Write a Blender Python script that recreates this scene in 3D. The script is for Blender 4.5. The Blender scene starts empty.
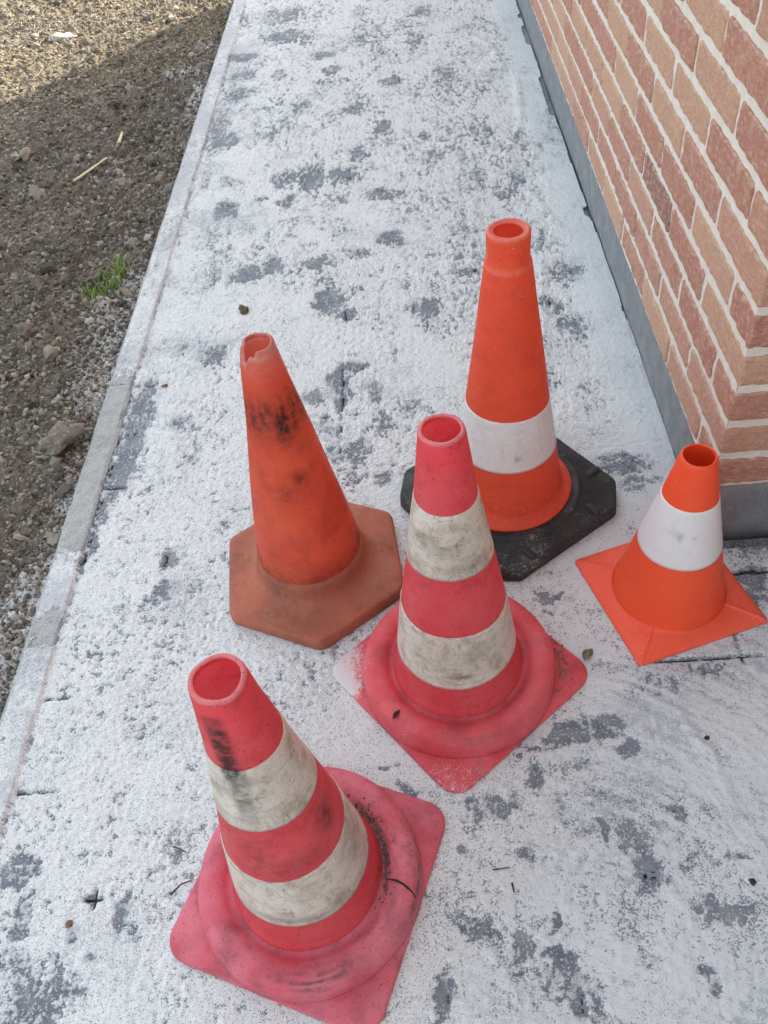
import bpy, math, random
import numpy as np
from mathutils import Vector, Matrix
rnd = random.Random(7)
rng = np.random.default_rng(11)
C = bpy.context.scene.collection
sc = bpy.context.scene

# ------------------------------------------------------------------ noise
def _hash(ix, iy, iz, seed):
    h = (ix.astype(np.int64)*374761393 + iy.astype(np.int64)*668265263 + iz*2147483647 + seed*974711) & 0xffffffff
    h = ((h ^ (h >> 13))*1274126177) & 0xffffffff
    h = ((h ^ (h >> 16))*2246822519) & 0xffffffff
    return h ^ (h >> 15)
def perlin(x, y, seed=0):
    x0 = np.floor(x); y0 = np.floor(y); fx = x-x0; fy = y-y0
    u = fx*fx*fx*(fx*(fx*6-15)+10); v = fy*fy*fy*(fy*(fy*6-15)+10)
    def g(dx, dy):
        a = _hash(x0+dx, y0+dy, 0, seed)*(2*np.pi/4294967296.)
        return np.cos(a)*(fx-dx)+np.sin(a)*(fy-dy)
    a = g(0, 0); b = g(1, 0); c = g(0, 1); d = g(1, 1)
    return (a+(b-a)*u + ((c+(d-c)*u)-(a+(b-a)*u))*v)*1.5
def fbm(x, y, seed=0, oct=4, gain=.5):
    s = np.zeros_like(x); a = 1.
    for i in range(oct):
        s += a*perlin(x*2**i+i*17.3, y*2**i-i*9.1, seed+i); a *= gain
    return s
def clods(x, y, scale, seed, rmin=.25, rmax=.62):
    """height of half-buried lumps scattered one to a cell"""
    X = x*scale; Y = y*scale; x0 = np.floor(X); y0 = np.floor(Y); out = np.zeros_like(X)
    for dx in (-1, 0, 1):
        for dy in (-1, 0, 1):
            cx = x0+dx; cy = y0+dy
            h1 = _hash(cx, cy, 1, seed)/4294967296.; h2 = _hash(cx, cy, 2, seed)/4294967296.; h3 = _hash(cx, cy, 3, seed)/4294967296.
            r = rmin+(rmax-rmin)*h3**2
            d2 = (X-cx-h1)**2+((Y-cy-h2)**2)*(1+.5*h1)
            out = np.maximum(out, np.sqrt(np.maximum(0, r*r-d2)))
    return out/scale
def sstep(a, b, x):
    t = np.clip((x-a)/(b-a), 0, 1); return t*t*(3-2*t)

# ------------------------------------------------------------------ object helpers
def link(name, me, parent=None, mats=()):
    o = bpy.data.objects.new(name, me); C.objects.link(o)
    for m in (mats if isinstance(mats, (list, tuple)) else [mats]): me.materials.append(m)
    if parent is not None: o.parent = parent
    return o
def tag(o, label=None, cat=None, group=None, kind=None):
    if label: o['label'] = label
    if cat: o['category'] = cat
    if group: o['group'] = group
    if kind: o['kind'] = kind
    return o
def empty(name, loc, rz=0.):
    o = bpy.data.objects.new(name, None); C.objects.link(o)
    o.location = loc; o.rotation_euler = (0, 0, rz); o.empty_display_size = .05
    return o
def np_mesh(name, V, F, smooth=True, attrs=None, mi=None):
    """V (n,3); F array (m,k) with k 3 or 4, or a list of faces"""
    me = bpy.data.meshes.new(name); V = np.asarray(V, np.float32)
    if isinstance(F, np.ndarray):
        m, k = F.shape
        me.vertices.add(len(V)); me.vertices.foreach_set('co', V.ravel())
        me.loops.add(m*k); me.loops.foreach_set('vertex_index', F.astype(np.int32).ravel())
        me.polygons.add(m)
        me.polygons.foreach_set('loop_start', np.arange(m, dtype=np.int32)*k)
        me.polygons.foreach_set('loop_total', np.full(m, k, np.int32))
    else:
        me.from_pydata([tuple(map(float, v)) for v in V], [], [tuple(map(int, f)) for f in F])
        m = len(F)
    if mi is not None: me.polygons.foreach_set('material_index', np.asarray(mi, np.int32))
    me.polygons.foreach_set('use_smooth', np.full(m, bool(smooth)))
    for k, a in (attrs or {}).items():
        at = me.attributes.new(k, 'FLOAT', 'POINT'); at.data.foreach_set('value', np.asarray(a, np.float32))
    me.update(calc_edges=True); me.validate()
    return me
def grid_faces(nx, ny, keep=None):
    i = np.arange(nx-1)[None, :]+np.arange(ny-1)[:, None]*nx
    F = np.stack([i, i+1, i+1+nx, i+nx], -1)
    return F[keep] if keep is not None else F.reshape(-1, 4)
def compact(V, F, attrs):
    used = np.zeros(len(V), bool); used[F.ravel()] = True
    idx = np.cumsum(used)-1
    return V[used], idx[F], {k: a[used] for k, a in attrs.items()}
def axis(*segs):
    out = []
    for a, b, st in segs: out.append(np.arange(a, b-1e-9, st))
    out.append([segs[-1][1]])
    return np.concatenate(out)

# ------------------------------------------------------------------ material helpers
class M:
    def __init__(s, name):
        s.m = bpy.data.materials.new(name); s.m.use_nodes = True
        s.t = s.m.node_tree; s.n = s.t.nodes; s.l = s.t.links
        s.b = s.n['Principled BSDF']
        s.co = s.n.new('ShaderNodeTexCoord').outputs['Object']
    def set(s, **k):
        for a, v in k.items(): s.b.inputs[a.replace('_', ' ')].default_value = v
    def inp(s, sock, v):
        if isinstance(v, bpy.types.NodeSocket): s.l.new(v, sock)
        elif isinstance(v, tuple) and len(v) == 3 and sock.type == 'RGBA': sock.default_value = (*v, 1)
        else: sock.default_value = v
    def noise(s, scale, detail=4, rough=.55, co=None, dist=0., stretch=None):
        n = s.n.new('ShaderNodeTexNoise'); n.inputs['Scale'].default_value = scale
        n.inputs['Detail'].default_value = detail; n.inputs['Roughness'].default_value = rough; n.inputs['Distortion'].default_value = dist
        c = co or s.co
        if stretch:
            mp = s.n.new('ShaderNodeMapping'); mp.inputs['Scale'].default_value = stretch; s.l.new(c, mp.inputs['Vector']); c = mp.outputs[0]
        s.l.new(c, n.inputs['Vector']); return n.outputs['Fac']
    def vor(s, scale, feature='F1', out='Distance'):
        n = s.n.new('ShaderNodeTexVoronoi'); n.feature = feature; n.inputs['Scale'].default_value = scale
        s.l.new(s.co, n.inputs['Vector']); return n.outputs[out]
    def attr(s, name):
        n = s.n.new('ShaderNodeAttribute'); n.attribute_name = name; return n.outputs['Fac']
    def rng(s, v, a, b, c=0., d=1.):
        n = s.n.new('ShaderNodeMapRange'); n.interpolation_type = 'SMOOTHSTEP'
        s.inp(n.inputs['Value'], v)
        for k, x in zip(('From Min', 'From Max', 'To Min', 'To Max'), (a, b, c, d)): s.inp(n.inputs[k], x)
        return n.outputs['Result']
    def math(s, op, a, b=0.):
        n = s.n.new('ShaderNodeMath'); n.operation = op; s.inp(n.inputs[0], a); s.inp(n.inputs[1], b); return n.outputs[0]
    def mix(s, f, a, b):
        n = s.n.new('ShaderNodeMix'); n.data_type = 'RGBA'
        s.inp(n.inputs[0], f); s.inp(n.inputs[6], a); s.inp(n.inputs[7], b); return n.outputs[2]
    def ramp(s, f, stops):
        n = s.n.new('ShaderNodeValToRGB'); e = n.color_ramp.elements
        while len(e) < len(stops): e.new(.5)
        for el, (p, c) in zip(e, stops): el.position = p; el.color = (*c, 1)
        s.inp(n.inputs[0], f); return n.outputs[0]
    def bump(s, h, strength=.3, dist=.002, prev=None):
        n = s.n.new('ShaderNodeBump'); n.inputs['Strength'].default_value = strength; n.inputs['Distance'].default_value = dist
        s.inp(n.inputs['Height'], h)
        if prev: s.l.new(prev, n.inputs['Normal'])
        return n.outputs[0]
    def done(s, col, rough=None, normal=None):
        s.inp(s.b.inputs['Base Color'], col)
        if rough is not None: s.inp(s.b.inputs['Roughness'], rough)
        if normal is not None: s.l.new(normal, s.b.inputs['Normal'])
        return s.m

def plastic(name, col, col2, rough=.45, dirtcol=(.06, .045, .04), speck=.64, grime=.3, bump=.15, sss=0.):
    """moulded cone plastic: faded mottling, fine dirt specks, stains from the 'dirt' attribute, powder from 'dust'"""
    m = M(name)
    c = m.mix(m.rng(m.noise(14, 5), .38, .64), col, col2)
    g = m.math('MULTIPLY', m.rng(m.noise(35, 6, .65), .5, .75), grime)
    c = m.mix(g, c, tuple(x*.45+y*.3 for x, y in zip(col, dirtcol)))
    c = m.mix(m.math('MULTIPLY', m.attr('worn'), m.rng(m.noise(120, 4), .3, .6, .55, 1.)), c, tuple(x*.62+.30 for x in col))
    sp = m.rng(m.noise(330, 2), speck, speck+.06)
    c = m.mix(m.math('MULTIPLY', sp, .6), c, dirtcol)
    d = m.math('MULTIPLY', m.attr('dirt'), m.rng(m.noise(90, 6, .7), .30, .62, .35, 1.))
    c = m.mix(d, c, dirtcol)
    dn = m.math('ADD', m.math('MULTIPLY', m.noise(900, 2), .6), m.math('MULTIPLY', m.noise(130, 5, .7), .4))
    du = m.rng(m.math('ADD', m.attr('dust'), m.math('MULTIPLY', m.math('SUBTRACT', dn, .5), 3.2)), .46, .58)
    du2 = m.rng(m.noise(520, 1), .70, .73)
    c = m.mix(m.math('MAXIMUM', m.math('MULTIPLY', du, .85), m.math('MULTIPLY', m.math('MULTIPLY', du2, m.rng(m.attr('dust'), .0, .15)), .5)), c, (.72, .72, .73))
    r = m.rng(m.noise(45, 4), .3, .7, rough-.08, rough+.16)
    nb = m.bump(m.noise(60, 5), bump, .0012, m.bump(m.noise(700, 2), bump*.7, .0004))
    m.set(Specular_IOR_Level=.35)
    mt = m.done(c, r, nb)
    if sss:
        tr = m.n.new('ShaderNodeBsdfTranslucent'); m.inp(tr.inputs['Color'], c); ms = m.n.new('ShaderNodeMixShader'); ms.inputs[0].default_value = sss
        out = m.n['Material Output']; m.l.new(m.b.outputs[0], ms.inputs[1]); m.l.new(tr.outputs[0], ms.inputs[2]); m.l.new(ms.outputs[0], out.inputs['Surface'])
    return mt

def band_mat(name, col, stain, amt=.5, crinkle=.2, scratch=None):
    """retro-reflective sleeve with grime, fine scratches and crinkles"""
    m = M(name)
    c = m.mix(m.math('MULTIPLY', m.rng(m.noise(38, 7, .68), .42, .68), amt), col, stain)
    c = m.mix(m.math('MULTIPLY', m.rng(m.noise(150, 4, .7, stretch=(1, 1, .25)), .56, .74), amt*.8), c, tuple(x*.42 for x in stain))
    sp = m.rng(m.noise(420, 2), .66, .72)
    c = m.mix(m.math('MULTIPLY', sp, amt), c, (.06, .05, .04))
    sc_ = m.rng(m.noise(55, 6, .72, stretch=(1, 1, 7), dist=.3), .54, .66)
    c = m.mix(m.math('MULTIPLY', m.math('MULTIPLY', sc_, m.rng(m.noise(16, 3), .42, .6)), amt), c, tuple(x*.5 for x in stain))
    if scratch:
        w = m.noise(60, 3, .5, stretch=(1, .35, .12), dist=.6)
        s = m.rng(m.math('ABSOLUTE', m.math('SUBTRACT', w, .5)), .0, .008, 1., 0.)
        s = m.math('MULTIPLY', s, m.rng(m.noise(25, 2), .42, .56))
        c = m.mix(m.math('MULTIPLY', s, .7), c, scratch)
    c = m.mix(m.math('MULTIPLY', m.attr('dirt'), m.rng(m.noise(90, 6, .7), .30, .62, .3, 1.)), c, (.05, .045, .04))
    nb = m.bump(m.noise(120, 4, .6, stretch=(1, 1, .5), dist=.8), crinkle, .0012)
    m.set(Specular_IOR_Level=.5)
    return m.done(c, m.rng(m.noise(50, 3), .3, .7, .32, .5), nb)

# ------------------------------------------------------------------ layout (metres; wall runs along +Y)
WX, WY = .4135, .909          # brick corner
KO, KI = -.695, -.640        # kerb outer / inner edge
PATCHES = [tuple(map(float, s.split())) for s in '''-0.594 3.252 0.047 0.039 0.80|-0.575 3.076 0.052 0.036 0.50|-0.567 2.931 0.029 0.050 0.60|-0.609 2.749 0.034 0.169 0.45|-0.570 2.576 0.029 0.056 0.60|-0.464 3.629 0.093 0.091 0.50|-0.442 3.410 0.080 0.062 0.70|-0.291 3.181 0.037 0.037 0.80|-0.266 3.049 0.029 0.035 0.70|-0.445 3.057 0.022 0.044 0.60|-0.172 3.586 0.032 0.066 0.50|-0.162 3.323 0.030 0.079 0.45|-0.060 2.899 0.041 0.032 0.70|0.103 2.903 0.046 0.073 0.50|0.032 3.214 0.036 0.131 0.40|0.074 3.547 0.035 0.065 0.40|0.188 3.291 0.051 0.048 0.40|-0.247 2.651 0.029 0.101 0.40|-0.176 2.720 0.029 0.037 0.80|-0.093 2.564 0.022 0.041 0.90|0.030 2.481 0.015 0.026 0.80|0.189 2.508 0.029 0.119 0.50|-0.449 2.609 0.039 0.050 0.40|-0.294 2.282 0.032 0.065 1.10|-0.199 2.284 0.043 0.047 0.60|-0.371 2.298 0.035 0.048 0.70|-0.166 2.392 0.021 0.044 0.80|-0.520 2.155 0.032 0.050 1.00|-0.533 2.309 0.030 0.036 0.50|-0.357 2.165 0.017 0.028 0.80|-0.220 2.148 0.039 0.038 0.50|-0.096 2.155 0.044 0.033 0.60|0.157 2.185 0.032 0.077 0.45|0.046 2.344 0.029 0.036 0.50|0.258 2.141 0.018 0.065 0.50|-0.076 1.927 0.030 0.033 1.10|-0.150 1.867 0.038 0.023 0.60|-0.261 1.846 0.030 0.023 0.80|-0.434 1.822 0.036 0.036 0.90|-0.365 1.846 0.023 0.027 0.70|-0.216 1.997 0.042 0.050 0.40|-0.225 1.674 0.035 0.048 1.00|-0.176 1.615 0.016 0.023 0.90|-0.006 1.623 0.032 0.035 0.90|0.017 1.548 0.042 0.033 0.55|-0.163 1.713 0.017 0.021 0.70|0.097 1.748 0.021 0.017 0.60|-0.500 1.939 0.021 0.029 0.50|-0.192 1.388 0.021 0.039 0.90|-0.242 1.337 0.021 0.028 0.80|-0.162 1.430 0.026 0.013 0.90|-0.183 1.332 0.012 0.031 0.90|-0.126 1.337 0.014 0.038 0.70|-0.100 1.238 0.043 0.046 0.50|-0.154 1.174 0.029 0.036 0.75|-0.200 1.165 0.017 0.027 0.70|-0.102 1.093 0.017 0.023 0.80|-0.163 1.090 0.030 0.031 0.50|-0.208 1.236 0.028 0.041 0.45|0.321 1.697 0.040 0.041 0.60|0.273 1.583 0.021 0.030 0.60|0.312 1.503 0.029 0.042 0.50|0.303 1.290 0.019 0.024 0.50|0.219 1.316 0.016 0.037 0.40|0.324 1.079 0.045 0.023 0.80|0.345 1.030 0.037 0.019 0.60|0.004 1.595 0.020 0.019 0.60|-0.608 1.362 0.029 0.073 0.90|-0.610 1.227 0.029 0.072 1.10|-0.624 1.140 0.024 0.056 1.10|-0.632 1.046 0.012 0.046 1.00|-0.632 0.963 0.009 0.034 1.00|-0.474 1.505 0.030 0.047 0.70|-0.392 0.996 0.011 0.024 0.50|-0.476 0.939 0.016 0.021 0.70|-0.506 0.847 0.014 0.015 0.70|-0.477 0.870 0.018 0.017 0.70|-0.480 1.184 0.020 0.028 0.40|-0.518 1.304 0.021 0.022 0.40|-0.093 1.931 0.013 0.019 0.60|-0.535 0.258 0.063 0.040 0.75|-0.580 0.304 0.026 0.017 0.50|-0.573 0.360 0.016 0.018 0.70|-0.584 0.411 0.013 0.022 0.80|-0.608 0.407 0.011 0.011 0.70|-0.573 0.332 0.016 0.011 0.60|-0.440 0.355 0.009 0.020 0.80|-0.503 0.326 0.008 0.008 0.70|-0.480 0.306 0.006 0.007 0.70|-0.509 0.372 0.005 0.005 0.50|-0.491 0.376 0.007 0.009 1.00|0.194 0.575 0.023 0.017 1.10|0.232 0.537 0.015 0.019 1.00|0.141 0.563 0.030 0.018 0.70|0.159 0.564 0.014 0.012 0.60|0.097 0.503 0.016 0.017 0.85|0.049 0.469 0.017 0.016 0.80|0.011 0.464 0.011 0.019 0.70|0.151 0.512 0.027 0.009 0.50|0.071 0.410 0.008 0.011 0.80|0.126 0.465 0.018 0.016 0.55|0.213 0.415 0.016 0.023 0.70|0.221 0.377 0.012 0.020 0.60|0.171 0.433 0.005 0.018 0.80|0.275 0.445 0.015 0.012 0.60|0.273 0.389 0.015 0.009 0.60|0.303 0.326 0.032 0.014 0.70|0.324 0.382 0.017 0.007 0.60|0.255 0.256 0.011 0.019 0.60|-0.006 0.323 0.017 0.018 0.60|0.100 0.319 0.007 0.018 0.80|0.103 0.275 0.014 0.014 0.80|0.120 0.238 0.013 0.014 1.00|0.059 0.292 0.016 0.015 0.80|-0.038 0.257 0.012 0.017 0.70|-0.047 0.234 0.011 0.012 0.60|0.201 0.281 0.016 0.010 0.35|-0.013 0.414 0.012 0.008 0.70|-0.076 0.500 0.012 0.010 1.00|-0.100 0.530 0.020 0.007 0.60|0.093 0.253 0.025 0.021 0.50|0.137 0.247 0.022 0.017 0.35|0.362 0.655 0.039 0.015 0.50|0.293 0.642 0.028 0.012 0.25|0.472 0.798 0.021 0.024 0.60|0.447 0.764 0.020 0.019 0.60|0.456 0.819 0.033 0.010 0.70|0.494 0.887 0.043 0.022 0.55|0.415 0.701 0.026 0.011 0.30|0.211 0.664 0.029 0.010 0.40|0.289 0.626 0.031 0.008 0.20|0.013 0.890 0.020 0.017 0.30|0.345 0.680 0.023 0.005 0.35|0.407 0.672 0.017 0.007 0.40|0.150 0.806 0.022 0.010 0.60|0.179 0.844 0.032 0.010 0.40|-0.049 1.306 0.016 0.043 0.35|-0.044 0.917 0.017 0.022 0.30|-0.019 2.334 0.020 0.030 0.40|0.297 2.973 0.033 0.050 0.35|0.341 2.313 0.019 0.030 0.40|-0.098 3.179 0.029 0.055 0.30|-0.355 2.751 0.020 0.046 0.40|-0.523 1.816 0.021 0.045 0.35|-0.555 1.542 0.019 0.023 0.35|-0.433 2.192 0.023 0.028 0.50|0.382 1.206 0.015 0.023 0.30|0.211 2.113 0.026 0.053 0.40|0.214 1.430 0.029 0.067 0.30'''.split('|')]
CONES = dict(small=(.338, .797, -.486), brown=(-.2204, .8872, -.4108), near=(-.2028, .384, .4171), middle=(.0044, .6745, -.0878), tall=(.1125, 1.0206, 0.))

# ------------------------------------------------------------------ pavement: 15 cm pavers, bevelled, one mesh
def build_pavement():
    V = []; F = []; tint = []
    px = [KI+.004+.1505*i for i in range(0, 22)]; py = [-1.435+.1505*j for j in range(0, 52)]
    for i, x in enumerate(px):
        for j, y in enumerate(py):
            if x > WX and y > WY-.10:
                continue
            a, b, c, d = x+.002, x+.1485, y+.002, y+.1485
            if b > WX and y > WY-.02: b = WX+.001
            z = rnd.gauss(0, .00025); e = .004; base = len(V)
            tl = [z+rnd.gauss(0, .0002) for _ in range(4)]
            for (q, zz) in ((0, -.03), (0, -e*.8), (e, 0.)):
                for k, (X, Y) in enumerate(((a+q, c+q), (b-q, c+q), (b-q, d-q), (a+q, d-q))):
                    V.append((X, Y, (tl[k] if zz == 0 else z)+zz-.0005)); tint.append(((i*7+j*13) % 17)/17)
            for r in range(2):
                for k in range(4):
                    F.append((base+r*4+k, base+r*4+(k+1) % 4, base+r*4+4+(k+1) % 4, base+r*4+4+k))
            F.append((base+8, base+9, base+10, base+11))
    # joint bedding under the pavers
    base = len(V)
    for X, Y in ((KI-.03, -1.5), (2.7, -1.5), (2.7, WY-.01), (WX-.001, WY-.01), (WX-.001, 6.4), (KI-.03, 6.4)):
        V.append((X, Y, -.012)); tint.append(0.)
    F.append(tuple(range(base, base+6)))
    m = M('paver_concrete')
    c = m.mix(m.rng(m.noise(40, 6, .65), .35, .65), (.125, .145, .18), (.20, .22, .255))
    c = m.mix(m.math('MULTIPLY', m.attr('tint'), .35), c, (.22, .235, .26))
    c = m.mix(m.rng(m.noise(700, 2), .60, .68, 0, .5), c, (.30, .31, .32))
    c = m.mix(m.rng(m.noise(18, 5, .6), .46, .70, 0., .5), c, (.42, .43, .44))
    c = m.mix(m.rng(m.noise(330, 3), .58, .63, 0., .8), c, (.70, .70, .70))
    nb = m.bump(m.noise(500, 4, .7), .5, .0012)
    mat = m.done(c, .9, nb)
    o = link('pavement', np_mesh('pavement', V, F, smooth=False, attrs={'tint': tint}), None, mat)
    tag(o, kind='structure')
build_pavement()

# ------------------------------------------------------------------ kerb: concrete edging blocks
def build_kerb():
    V = []; F = []
    y = -1.57
    while y < 6.3:
        y1 = y+1.0
        prof = [(KO, -.25), (KO, .000), (KO+.006, .0055), (KI-.007, .005), (KI, .001), (KI, -.25)]
        ys = np.concatenate([[y+.0015], np.arange(y+.02, y1-.01, .02), [y1-.0015]])
        b = len(V)
        for yy in ys:
            for (x, z) in prof:
                n = .0016*math.sin(yy*37+x*90)*math.sin(yy*11.3)
                V.append((x+(n if z > -.1 else 0), yy, z+(n*.5 if z > -.1 else 0)))
        for i in range(len(ys)-1):
            for k in range(5):
                F.append((b+i*6+k, b+i*6+k+1, b+i*6+6+k+1, b+i*6+6+k)[::-1])
        F.append(tuple(b+k for k in range(6))); F.append(tuple(b+(len(ys)-1)*6+k for k in range(6))[::-1])
        y = y1
    m = M('kerb_concrete')
    c = m.mix(m.rng(m.noise(60, 6, .6), .35, .65), (.30, .30, .295), (.40, .40, .39))
    c = m.mix(m.rng(m.noise(420, 3), .50, .60, 0, .6), c, (.62, .62, .62))
    c = m.mix(m.rng(m.noise(300, 2), .63, .70, 0, .6), c, (.12, .12, .12))
    o = link('kerb', np_mesh('kerb', V, F, smooth=False), None, m.done(c, .9, m.bump(m.noise(350, 4, .7), .5, .0012)))
    tag(o, kind='structure')
build_kerb()

# ------------------------------------------------------------------ white powder lying on pavers and kerb
RIDGES = [(((.165, .655), (.25, .635), (.305, .585), (.335, .52), (.345, .44)), .0022, .007), (((.20, .60), (.25, .57), (.275, .52)), .0012, .006), (((.12, .52), (.16, .49), (.18, .45)), .0012, .005), (((.0, .31), (.03, .27), (.045, .235)), .0014, .005), (((.10, .40), (.16, .41), (.22, .385), (.25, .34)), .0012, .006), (((.15, .745), (.19, .70), (.26, .665), (.34, .645)), .0016, .008), (((-.30, .70), (-.22, .66), (-.16, .60)), .001, .006), (((.21, 1.30), (.235, 1.42), (.25, 1.6), (.27, 1.75)), .0030, .010), (((.30, 2.9), (.28, 3.1), (.20, 3.25)), .0036, .012), (((.25, 2.3), (.31, 2.5), (.33, 2.8)), .0032, .012), (((.13, 2.0), (.16, 2.2), (.15, 2.4)), .0028, .012), (((.20, 2.7), (.10, 2.95), (-.02, 3.1)), .003, .013), (((.33, 1.9), (.28, 2.1), (.20, 2.2)), .0028, .010), (((.05, 1.75), (.10, 1.9), (.09, 2.05)), .0024, .010), (((-.36, 1.95), (-.30, 2.15), (-.33, 2.3)), .0022, .010), (((-.50, .80), (-.44, .74), (-.36, .72)), .0014, .006)]
def build_powder():
    xs = axis((KO+.002, .60, .0021), (.60, 1.0, .008), (1.0, 2.6, .03))
    ys = axis((-1.4, .0, .02), (.0, .18, .006), (.18, 1.35, .0021), (1.35, 2.2, .0030), (2.2, 4.1, .0048), (4.1, 6.3, .03))
    X, Y = np.meshgrid(xs, ys)
    # where the powder is crusty (left, middle) and where it was swept smooth (right)
    smooth = sstep(-.12, .28, X-.25*(Y-.55)+.06*fbm(X*5, Y*5, 3, 3)); smooth = np.maximum(smooth, sstep(.30, .36, X)*sstep(.9, 1.05, Y))
    rough = 1-.8*smooth
    far = sstep(1.3, 2.4, Y)
    calm = sstep(-.25, .35, fbm(X*4.5+9, Y*3.2, 91, 3)); rough = rough*(1-.62*calm)      # trodden flat here and there
    n16_ = perlin(X*11+5, Y*11, 46)
    cov = .33+.15*fbm(X*3.1, Y*3.1, 21, 3)+.10*sstep(.3, .38, X)*sstep(1., 1.2, Y)
    cov += .10*(1-far)*(1-smooth)*sstep(.0, .12, .55-np.abs(X+.45)) - .03*far
    cov += .10*smooth*(1-far)
    cov -= .09*sstep(-.10, .05, X)*sstep(.62, .48, Y)*(1+1.2*n16_)
    cov -= .22*sstep(.40, .47, X)*sstep(.60, .78, Y)
    wx_ = X+.014*perlin(X*22, Y*22, 71)+.006*perlin(X*70, Y*70, 73); wy_ = Y+.014*perlin(X*22, Y*22, 72)+.006*perlin(X*70, Y*70, 74)
    pat = np.zeros_like(X); film = np.zeros_like(X)
    for (cx, cy, rx, ry, st) in PATCHES:
        i0, i1 = np.searchsorted(xs, (cx-2.2*rx-.02, cx+2.2*rx+.02)); j0, j1 = np.searchsorted(ys, (cy-2.2*ry-.02, cy+2.2*ry+.02))
        s = np.s_[j0:j1, i0:i1]
        d2 = ((wx_[s]-cx)/rx)**2+((wy_[s]-cy)/ry)**2
        e = np.exp(-(d2**2)*.8)
        if st > .58: pat[s] += st*e
        else: pat[s] += .55*st*e
        film[s] += min(1., st*1.15)*np.exp(-d2*.8)
    cov = cov-.74*np.minimum(pat, 1.2)
    film = np.clip(film+.55*np.maximum(0, fbm(X*5.5, Y*5.5, 23, 3))+.30*sstep(-.42, -.60, X)*sstep(.9, 1.6, Y), 0, 1.1)
    # brush strokes: thin streaks along arcs in the swept area
    R = np.hypot(X-.18, (Y-.33)*.8); A = np.arctan2(Y-.33, X-.18)
    st1 = perlin(R*150+2*perlin(X*9, Y*9, 5), A*2.0, 31)*smooth*sstep(.95, .8, Y)
    st2 = perlin((X*.5+Y)*130+perlin(X*8, Y*8, 6), (X-.5*Y)*7, 33)*smooth
    Yf = np.where(Y > 1.2, 1.2+(Y-1.2)*.55, Y)      # scuffs get longer along the path further on
    n40 = perlin(X*34, Yf*34, 41); n90 = perlin(X*85, Yf*85, 42); n200 = perlin(X*190, Yf*190, 43); n16 = perlin(X*14, Yf*10, 44)
    pit = clods(X, Yf, 95, 8, .18, .46)*95; pit2 = clods(X, Yf, 48, 9, .12, .40)*48     # dents left by drops and grains
    c = cov+.18*n16+.30*n40*(.45+.55*rough)+.38*n90*(.25+.75*rough)+.32*n200*(.40+.60*rough)*(1-.25*far)-.10*st1-.08*st2
    pa = np.minimum(pat, 1.)
    c += pa*(.55*n90+.62*n200+.35*n40)
    c -= .75*pit*np.clip(film, 0, 1)*smooth*(Y < 1.0)
    c -= (.42*pit*sstep(-.1, .4, n16+n40)+.25*pit2)*rough
    # joints: the powder sinks where it bridges them
    jx = np.abs((X-KI-.003+.0755) % .1505-.0755); jy = np.abs((Y+1.435-.001+.0755) % .1505-.0755)
    jm = .22*sstep(.45, .75, .5+.5*fbm(X*4.2, Y*4.2, 61, 2))
    for (x0, y0, x1, y1, st) in [(-.491, .371, -.482, .371, 1.5), (-.4885, .369, -.4885, .377, 1.5), (-.64, .5215, -.58, .5215, 1.1), (-.64, .672, -.60, .672, 1.), (.30, .672, .44, .672, 1.1), (.41, .8225, .52, .8225, 1.), (.264, .58, .264, .66, .5), (.415, .69, .415, .80, .7),
                                 (.113, 1.32, .113, 1.42, .8), (-.19, 1.10, -.19, 1.37, .55), (-.30, 1.275, -.12, 1.275, .55), (-.30, 1.124, -.08, 1.124, .55), (-.64, 1.124, -.60, 1.124, .7), (-.64, 1.425, -.59, 1.425, .8), (.30, 2.93, .414, 2.93, .6), (.33, 3.38, .414, 3.38, .6)]:
        jm = np.maximum(jm, st*sstep(.018, .0, np.maximum(np.maximum(x0-X, X-x1), np.maximum(y0-Y, Y-y1))))
    jm = jm*(.55+.9*np.abs(n40))
    jn = np.maximum(sstep(.0055, .001, jx), sstep(.0055, .001, jy))*jm*(X > KI+.004)
    c = c-.55*jn*(jm > .35)
    edge = sstep(.008, .001, np.abs(X-KI-.003))*sstep(-.15, .25, fbm(X*0+3, Y*5, 62, 2)+.05)
    kerbclean = (X < KI+.001)*np.maximum(sstep(.93, 1.02, Y)*sstep(1.52, 1.40, Y), .9*sstep(.05, .0, np.abs(Y-.80)+.02*n40))
    c = c-1.1*kerbclean-.55*edge*(.4+n40) + .16*(X < KI)*(1-far) + .06*(X < KI)*far
    film = np.maximum(film, (X < KI)*(.66+.5*n16)); film = film+.55*np.maximum(0, st1-.1)*sstep(.2, .5, fbm(X*6, Y*6, 25, 2)+.3)+.35*np.maximum(0, st2-.1)
    wear = smooth*sstep(.82, .62, Y)*np.clip(.55+.8*fbm(X*5+2, Y*5, 27, 3)+.55*st1+.5*st2, 0, 1.1)      # broad thin wear where it was swept
    film = np.maximum(film, .72*wear)
    # long curved ridges left by a broom and a boot
    ridge = np.zeros_like(X)
    for pl, hh, ww in RIDGES:
        for (ax, ay), (bx, by) in zip(pl[:-1], pl[1:]):
            L2 = (bx-ax)**2+(by-ay)**2; t = np.clip(((X-ax)*(bx-ax)+(Y-ay)*(by-ay))/L2, 0, 1)
            dd = np.hypot(X-ax-t*(bx-ax)+.003*n40, Y-ay-t*(by-ay)+.003*n40); ridge = np.maximum(ridge, hh*np.exp(-(dd/ww)**2))
    lump = np.maximum(0, perlin(X*85, Y*85, 51))+.7*np.maximum(0, perlin(X*170, Y*170, 52))
    cl = clods(X, Y, 165, 55, .2, .62)
    h = -.0012+.0070*np.clip(c+.08, 0, .26)+.0012*np.clip(c-.18, 0, .6)+.0022*lump*(.25+.75*rough)*np.clip(c*3, 0, 1)+.42*cl*rough*np.clip(c*3, 0, 1)
    h += (.0005*st1+.0004*st2+.0004*n200*rough+.0003*n90)*np.clip(c*3, 0, 1)
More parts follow.
